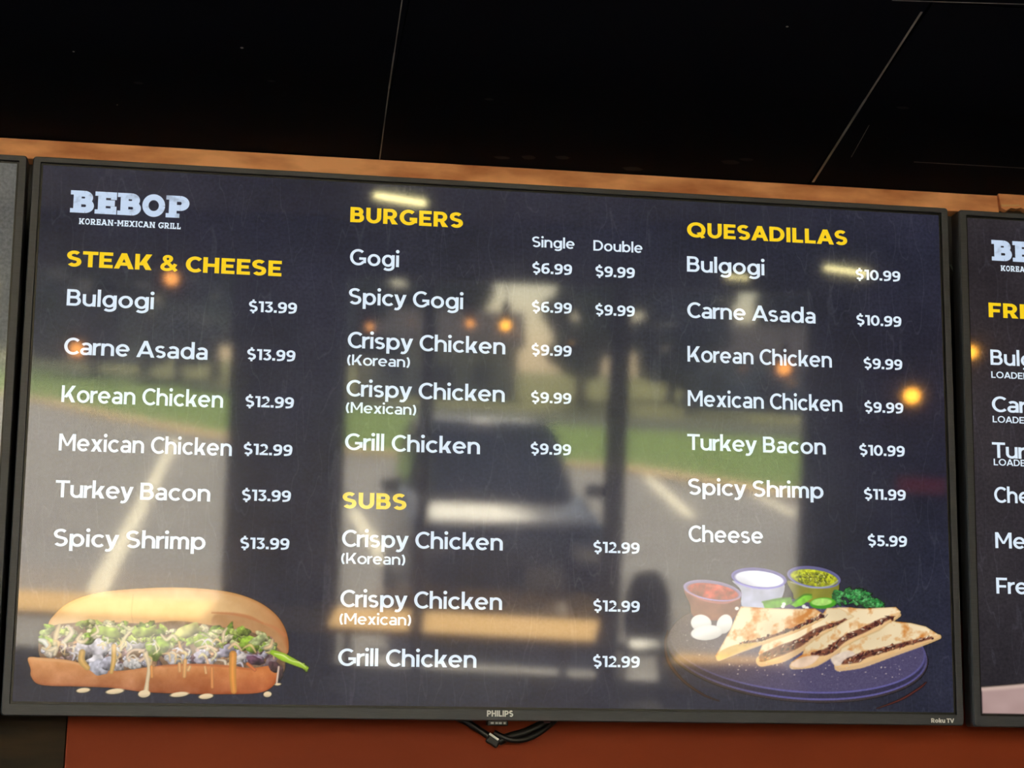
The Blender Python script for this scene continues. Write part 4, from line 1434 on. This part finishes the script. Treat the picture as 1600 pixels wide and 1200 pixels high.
pendant('brightest amber pendant lamp, reflected by the mexican chicken price', 2.781, -6.0, 2.48, M_bulb, 0.6)
pendant('amber pendant lamp reflected at the edge of the fries menu', 3.265, -6.5, 2.698, M_bulb, 0.5)

# slim tube lights under the high ceiling
M_tube = mat('tube_glow', (0.9, 0.9, 0.8, 1), 0.4, emit=(1.0, 0.88, 0.40, 1), strength=85.0)
def tube_light(label, a, b, r=0.010):
    a, b = Vector(a), Vector(b)
    t = thing('tube_light', label, 'lamp', tuple((a + b) / 2), 0, 'slim tube lights')
    m = (a + b) / 2
    obj('tube', tube([a - m, b - m], r, 10), M_tube, t)
    obj('housing', tube([a - m + Vector((0, 0, 0.035)), b - m + Vector((0, 0, 0.035))], 0.022, 6), M_alu, t)
    for f in (0.2, 0.8):
        p = a.lerp(b, f) - m
        obj('hanger', tube([p + Vector((0, 0, 0.05)), Vector((p.x, p.y, 3.5 - m.z))], 0.003, 6), M_iron, t)
tube_light('tube light under the ceiling reflected above the burgers heading', (0.464, -8.0, 3.427), (0.744, -8.0, 3.397))
tube_light('tube light under the ceiling reflected beside the first quesadilla price', (3.18, -8.5, 3.19), (3.45, -8.5, 3.165), 0.007)
tube_light('short tube light reflected under the third bulgogi line', (2.58, -8.5, 3.109), (2.72, -8.5, 3.107), 0.004)

# red-lit box on the right part of the front wall
rb = thing('red_lamp', 'small red lit lamp box on the dark wall at the right', 'lamp', (4.5 * ct_ - 0.15 * st_, -11 + 4.5 * st_ + 0.15 * ct_, 1.85), TH)
obj('housing', box(-0.18, 0.18, 0.0, 0.06, -0.07, 0.07, 0.01), M_iron, rb)
obj('lens', box(-0.16, 0.16, 0.06, 0.072, -0.05, 0.05, 0.005), mat('red_glow', (0.4, 0.02, 0.02, 1), 0.4, emit=(1.0, 0.06, 0.08, 1), strength=0.9), rb)

# ------------------------------------------------------------------ outdoors
LOT = -0.10
M_asph = mat('car_park_asphalt', srgb(146, 144, 140), 0.95, spec=0.08, noise=(srgb(136, 132, 128), 0.4, 6, (1, 1, 1)))
M_road = mat('street_asphalt', srgb(70, 76, 62), 0.95, spec=0.05)
M_grass = mat('lawn_grass', srgb(112, 142, 48), 0.95, spec=0.05, noise=(srgb(98, 126, 40), 0.6, 6, (1, 1, 1)))
M_dry = mat('far_lawn_grass', srgb(126, 126, 66), 0.95, spec=0.05, noise=(srgb(108, 112, 58), 0.4, 6, (1, 1, 1)))
M_kerb = mat('kerb_concrete', srgb(214, 180, 128), 0.9, spec=0.1)
M_line = mat('parking_line_paint', srgb(235, 226, 196), 0.8)
struct('ground', box(-300, 300, -520, -10.0, LOT - 0.4, LOT), M_asph).location = (0, -3.2, 0)
def sheet(name, pts, z0, z1, m):
    bm = bmesh.new()
    add_prism(bm, pts, z0, z1, 'z')
    return struct(name, bm, m)
near = [(-40, -150), (-14, -103), (-8.0, -86.7), (-3.53, -68.8), (0.0, -56.7), (2.9, -50.2), (6.0, -47.9), (10.4, -46.0), (11.55, -42.1), (12.5, -37.9), (17, -30), (40, -18)]
far = [(60, -55), (22.1, -69.7), (18.3, -72.5), (9.94, -80.0), (-0.2, -117.7), (-17.4, -183), (-40, -260)]
sheet('lawn', near + far, LOT, LOT + 0.06, M_grass)
kin = [(x - 0.9, y + 1.6) for x, y in near]
sheet('kerb', near + kin[::-1], LOT, LOT + 0.07, M_kerb)
sheet('street', far[::-1] + [(70, -75), (28.1, -89.0), (23.5, -93.4), (12.2, -98.4), (5.65, -110), (-3, -150), (-20, -240)][:1] + [(28.1, -89.0), (23.5, -93.4), (12.2, -98.4), (5.65, -112), (-4, -150), (-30, -270)], LOT + 0.001, LOT + 0.03, M_road)
sheet('field', [(-300, -500), (-300, -270), (-30, -270), (-4, -150), (5.65, -112), (12.2, -98.4), (23.5, -93.4), (28.1, -89.0), (70, -75), (300, -40), (300, -500)], LOT, LOT + 0.05, M_dry)
def line(name, x0, y0, x1, y1, w):
    dx, dy = x1 - x0, y1 - y0
    d = math.hypot(dx, dy)
    nx, ny = -dy / d * w / 2, dx / d * w / 2
    sheet(name, [(x0 + nx, y0 + ny), (x1 + nx, y1 + ny), (x1 - nx, y1 - ny), (x0 - nx, y0 - ny)], LOT, LOT + 0.006, M_line)
line('parking_line', -1.42, -52, -1.52, -17.0, 0.22)
line('parking_line.001', 2.06, -30, 1.84, -17.0, 0.2)
line('parking_line.002', 10.1, -42, 8.2, -30.4, 0.26)
line('parking_line.003', 11.5, -38, 10.5, -31.5, 0.24)

# dark SUV parked facing the window
M_car = mat('dark_car_paint', srgb(26, 34, 46), 0.16, 0.0, spec=0.5)
M_cglass = mat('car_glass', (0.10, 0.12, 0.13, 1), 0.08)
M_tyre = mat('tyre_rubber', (0.012, 0.012, 0.012, 1), 0.8)
M_chrome = mat('chrome', (0.75, 0.75, 0.73, 1), 0.12, 1.0)
M_plate = mat('plate_enamel', srgb(214, 196, 170), 0.5)
car = thing('parked_car', 'dark tall car parked nose-in outside the window', 'car', (2.42, -14.9, LOT), R(2))
def loft(sections, seg=20):
    """sections: (y, half width, z low, z high, corner) from the nose backwards"""
    bm = bmesh.new()
    rings = []
    for y, hw, z0, z1, r in sections:
        ring = []
        for cx, cz, a in ((hw - r, z1 - r, 0), (-hw + r, z1 - r, 90), (-hw + r, z0 + r, 180), (hw - r, z0 + r, 270)):
            for k in range(5):
                t = R(a + 22.5 * k)
                ring.append(bm.verts.new((cx + r * math.cos(t), y, cz + r * math.sin(t))))
        rings.append(ring)
    for a, b in zip(rings, rings[1:]):
        for k in range(len(a)):
            bm.faces.new((a[k], a[(k + 1) % len(a)], b[(k + 1) % len(a)], b[k]))
    bm.faces.new(rings[0][::-1])
    bm.faces.new(rings[-1])
    bmesh.ops.recalc_face_normals(bm, faces=bm.faces)
    return bm
obj('body', loft([(0.04, 0.70, 0.50, 0.92, 0.10), (-0.06, 0.88, 0.42, 1.08, 0.14), (-0.5, 0.94, 0.38, 1.20, 0.14), (-1.25, 0.95, 0.36, 1.28, 0.12), (-1.5, 0.95, 0.36, 1.32, 0.10),
                  (-4.2, 0.95, 0.36, 1.30, 0.12), (-4.65, 0.90, 0.45, 1.25, 0.14)]), M_car, car, True)
def cabin(bm, lo, hi):
    a = [bm.verts.new(p) for p in lo]
    b = [bm.verts.new(p) for p in hi]
    n = len(a)
    for k in range(n):
        bm.faces.new((a[k], a[(k + 1) % n], b[(k + 1) % n], b[k]))
    bm.faces.new(b)
    bm.faces.new(a[::-1])
    bmesh.ops.recalc_face_normals(bm, faces=bm.faces)
bm = bmesh.new()
cabin(bm, [(-0.84, -1.35, 1.26), (0.84, -1.35, 1.26), (0.86, -4.5, 1.26), (-0.86, -4.5, 1.26)], [(-0.66, -2.15, 2.02), (0.66, -2.15, 2.02), (0.68, -4.2, 2.02), (-0.68, -4.2, 2.02)])
bmesh.ops.bevel(bm, geom=list(bm.edges), offset=0.06, segments=3, affect='EDGES')
obj('cabin', bm, M_car, car, True)
bm = bmesh.new()
add_prism(bm, [(-0.76, 0.0), (0.76, 0.0), (0.60, 0.98), (-0.60, 0.98)], 0.0, 0.012, 'z')
ws = obj('windshield', bm, M_cglass, car)
ws.location = (0, -1.385, 1.33)
ws.rotation_euler = (math.atan2(0.76, -0.80), 0, 0)
for sx in (-1, 1):
    bm = bmesh.new()
    add_prism(bm, [(-2.05, 1.36), (-4.2, 1.36), (-4.1, 1.90), (-2.4, 1.90)], 0, 0.01, 'x')
    w_ = obj('side_window', bm, M_cglass, car)
    w_.location = (sx * 1.145 - 0.005, 0, -0.30)
    w_.location = (sx * 0.80, 0, 0.0)
    w_.rotation_euler = (0, -sx * R(13), 0)
    w_.location = (sx * (0.86 + 0.30), 0, 0.05)
    bm = bmesh.new()
    add_box(bm, sx * 0.72 - 0.17, sx * 0.72 + 0.17, -0.02, 0.06, 0.84, 1.0, 0.03)
    obj('headlight', bm, M_chrome, car)
    bm = bmesh.new()
    add_box(bm, sx * 0.62 - 0.16, sx * 0.62 + 0.16, 0.0, 0.075, 0.50, 0.56, 0.015)
    obj('fog_light', bm, M_chrome, car)
    bm = bmesh.new()
    add_box(bm, sx * 1.04 - 0.10, sx * 1.04 + 0.10, -1.72, -1.62, 1.30, 1.45, 0.03)
    obj('wing_mirror', bm, M_car, car)
    for y in (-0.95, -3.75):
        wh = obj('wheel', lathe([(0.20, -0.12), (0.33, -0.11), (0.37, -0.06), (0.37, 0.06), (0.33, 0.11), (0.20, 0.12)], 28), M_tyre, car, True)
        wh.location = (sx * 0.84, y, 0.37)
        wh.rotation_euler = (0, R(90), 0)
        hb = obj('hubcap', lathe([(0.02, -0.125), (0.19, -0.118), (0.20, -0.05)], 20), M_chrome, wh)
        hb.rotation_euler = (0, 0 if sx < 0 else PI, 0)
bm = bmesh.new()
for k in range(4):
    add_box(bm, -0.46, 0.46, 0.02, 0.065, 0.76 + 0.075 * k, 0.785 + 0.075 * k, 0.006)
obj('grille', bm, M_chrome, car)
bm = bmesh.new()
add_box(bm, -0.88, 0.88, -0.05, 0.10, 0.44, 0.70, 0.05)
obj('bumper', bm, mat('bumper_plastic', (0.02, 0.02, 0.022, 1), 0.5), car)
obj('licence_plate', box(0.12, 0.48, 0.10, 0.112, 0.60, 0.76, 0.004), M_plate, car)

# houses across the street
M_siding = mat('pale_siding', srgb(206, 190, 160), 0.8)
M_siding2 = mat('grey_siding', srgb(150, 152, 158), 0.8)
M_roof = mat('roof_shingle', srgb(92, 80, 74), 0.9)
M_pane = mat('house_window', (0.05, 0.06, 0.07, 1), 0.15)
def house(label, x, y, w, d, h, m, rz):
    t = thing('house', label, 'house', (x, y, LOT + 0.05), rz)
    obj('walls', box(-w / 2, w / 2, -d / 2, d / 2, 0, h), m, t)
    bm = bmesh.new()
    add_prism(bm, [(-d / 2 - 0.5, h), (d / 2 + 0.5, h), (0, h + d * 0.32)], -w / 2 - 0.5, w / 2 + 0.5, 'x')
    obj('roof', bm, M_roof, t)
    for k in range(3):
        x0 = -w / 2 + w * (0.2 + 0.3 * k)
        obj('window', box(x0 - 0.6, x0 + 0.6, d / 2, d / 2 + 0.06, 1.0, 2.3), M_pane, t)
    obj('door', box(w * 0.05 - 0.5, w * 0.05 + 0.5, d / 2, d / 2 + 0.05, 0, 2.1), M_roof, t)
house('pale house with a brown roof across the street', 15.5, -128, 10, 8, 3.6, M_siding, R(12))
house('grey house behind the lawn, reflected right of the middle mullion', 36.8, -120, 11, 8, 3.4, M_siding2, R(20))
house('pale house far to the left across the street', -16.0, -262, 16, 9, 4.0, M_siding, R(-8))

# trees
M_bark = mat('tree_bark', srgb(84, 68, 54), 0.9)
M_leaf = [mat('tree_foliage_%d' % k, c, 0.9, noise=(tuple(v * 0.45 for v in c[:3]) + (1,), 1.2, 5, (1, 1, 1))) for k, c in
          enumerate((srgb(74, 84, 52), srgb(96, 100, 62), srgb(60, 68, 62)))]
def tree(label, x, y, h, r, k, seed, low=0.35):
    rg = random.Random(seed)
    t = thing('tree', label, 'tree', (x, y, LOT + 0.05), rg.uniform(0, 6), 'trees across the street')
    obj('trunk', tube([(0, 0, 0), (0.1, 0.05, h * 0.3), (0.0, 0.1, h * 0.7)], [h * 0.03, h * 0.024, h * 0.012], 10), M_bark, t)
    bm = bmesh.new()
    for i in range(26):
        a, q = rg.uniform(0, 6.28), math.sqrt(rg.random()) * r * 0.8
        zz = h * rg.uniform(low, 0.92)
        f = 1 - abs(zz / h - 0.6) * 1.1
        mtx = Matrix.Translation((q * math.cos(a) * f, q * math.sin(a) * f, zz)) @ Matrix.Diagonal((1, 1, 0.8, 1))
        v = bmesh.ops.create_icosphere(bm, subdivisions=2, radius=r * rg.uniform(0.26, 0.46), matrix=mtx)['verts']
        for w in v:
            w.co += Vector((rg.uniform(-1, 1), rg.uniform(-1, 1), rg.uniform(-1, 1))) * r * 0.045
    o = obj('crown', bm, M_leaf[k], t)
    o['kind'] = 'stuff'
for i, (x, y, h, r, k, lb) in enumerate([
        (-10.5, -158, 15, 5.0, 2, 'tall dark tree at the left of the lawn'), (-20, -196, 17, 8, 2, 'broad dark tree furthest left beyond the lawn'),
        (-3.2, -143, 14, 4.2, 2, 'dark tree left of the wide pillar'), (2.6, -128, 13, 3.8, 0, 'leafy tree behind the wide pillar'),
        (6.2, -150, 15, 4.8, 2, 'dark tree behind the narrow window pane'), (8.6, -114, 9, 2.6, 0, 'narrow tree left of the pale house'),
        (17.5, -152, 15, 5.0, 0, 'tall tree behind the pale house'), (22.0, -110, 9, 2.6, 1, 'small yellow green tree right of the pale house'),
        (27.0, -136, 15, 3.6, 2, 'tall dark tree between the two houses'), (28.6, -109, 9, 2.4, 2, 'dark tree before the grey house'),
        (36, -144, 15, 5.6, 2, 'large dark tree behind the grey house'), (46.5, -116, 14, 4.5, 2, 'tall dark tree right of the grey house'),
        (50, -146, 16, 5.6, 0, 'leafy tree second from the far right'), (60, -128, 15, 7, 0, 'leafy tree at the far right'),
        (-6.9, -176, 19, 4.6, 2, 'tall dark tree in the second row behind the lawn'), (-0.4, -170, 18, 4.8, 2, 'tall dark tree behind the wide pillar in the second row'),
        (42.5, -133, 14, 3.6, 2, 'dark tree just right of the grey house roof'), (-38, -240, 20, 9, 0, 'tree far left beyond the lawn')]):
    tree(lb, x, y, h, r, k, i + 2, 0.16 if k == 2 else 0.28)
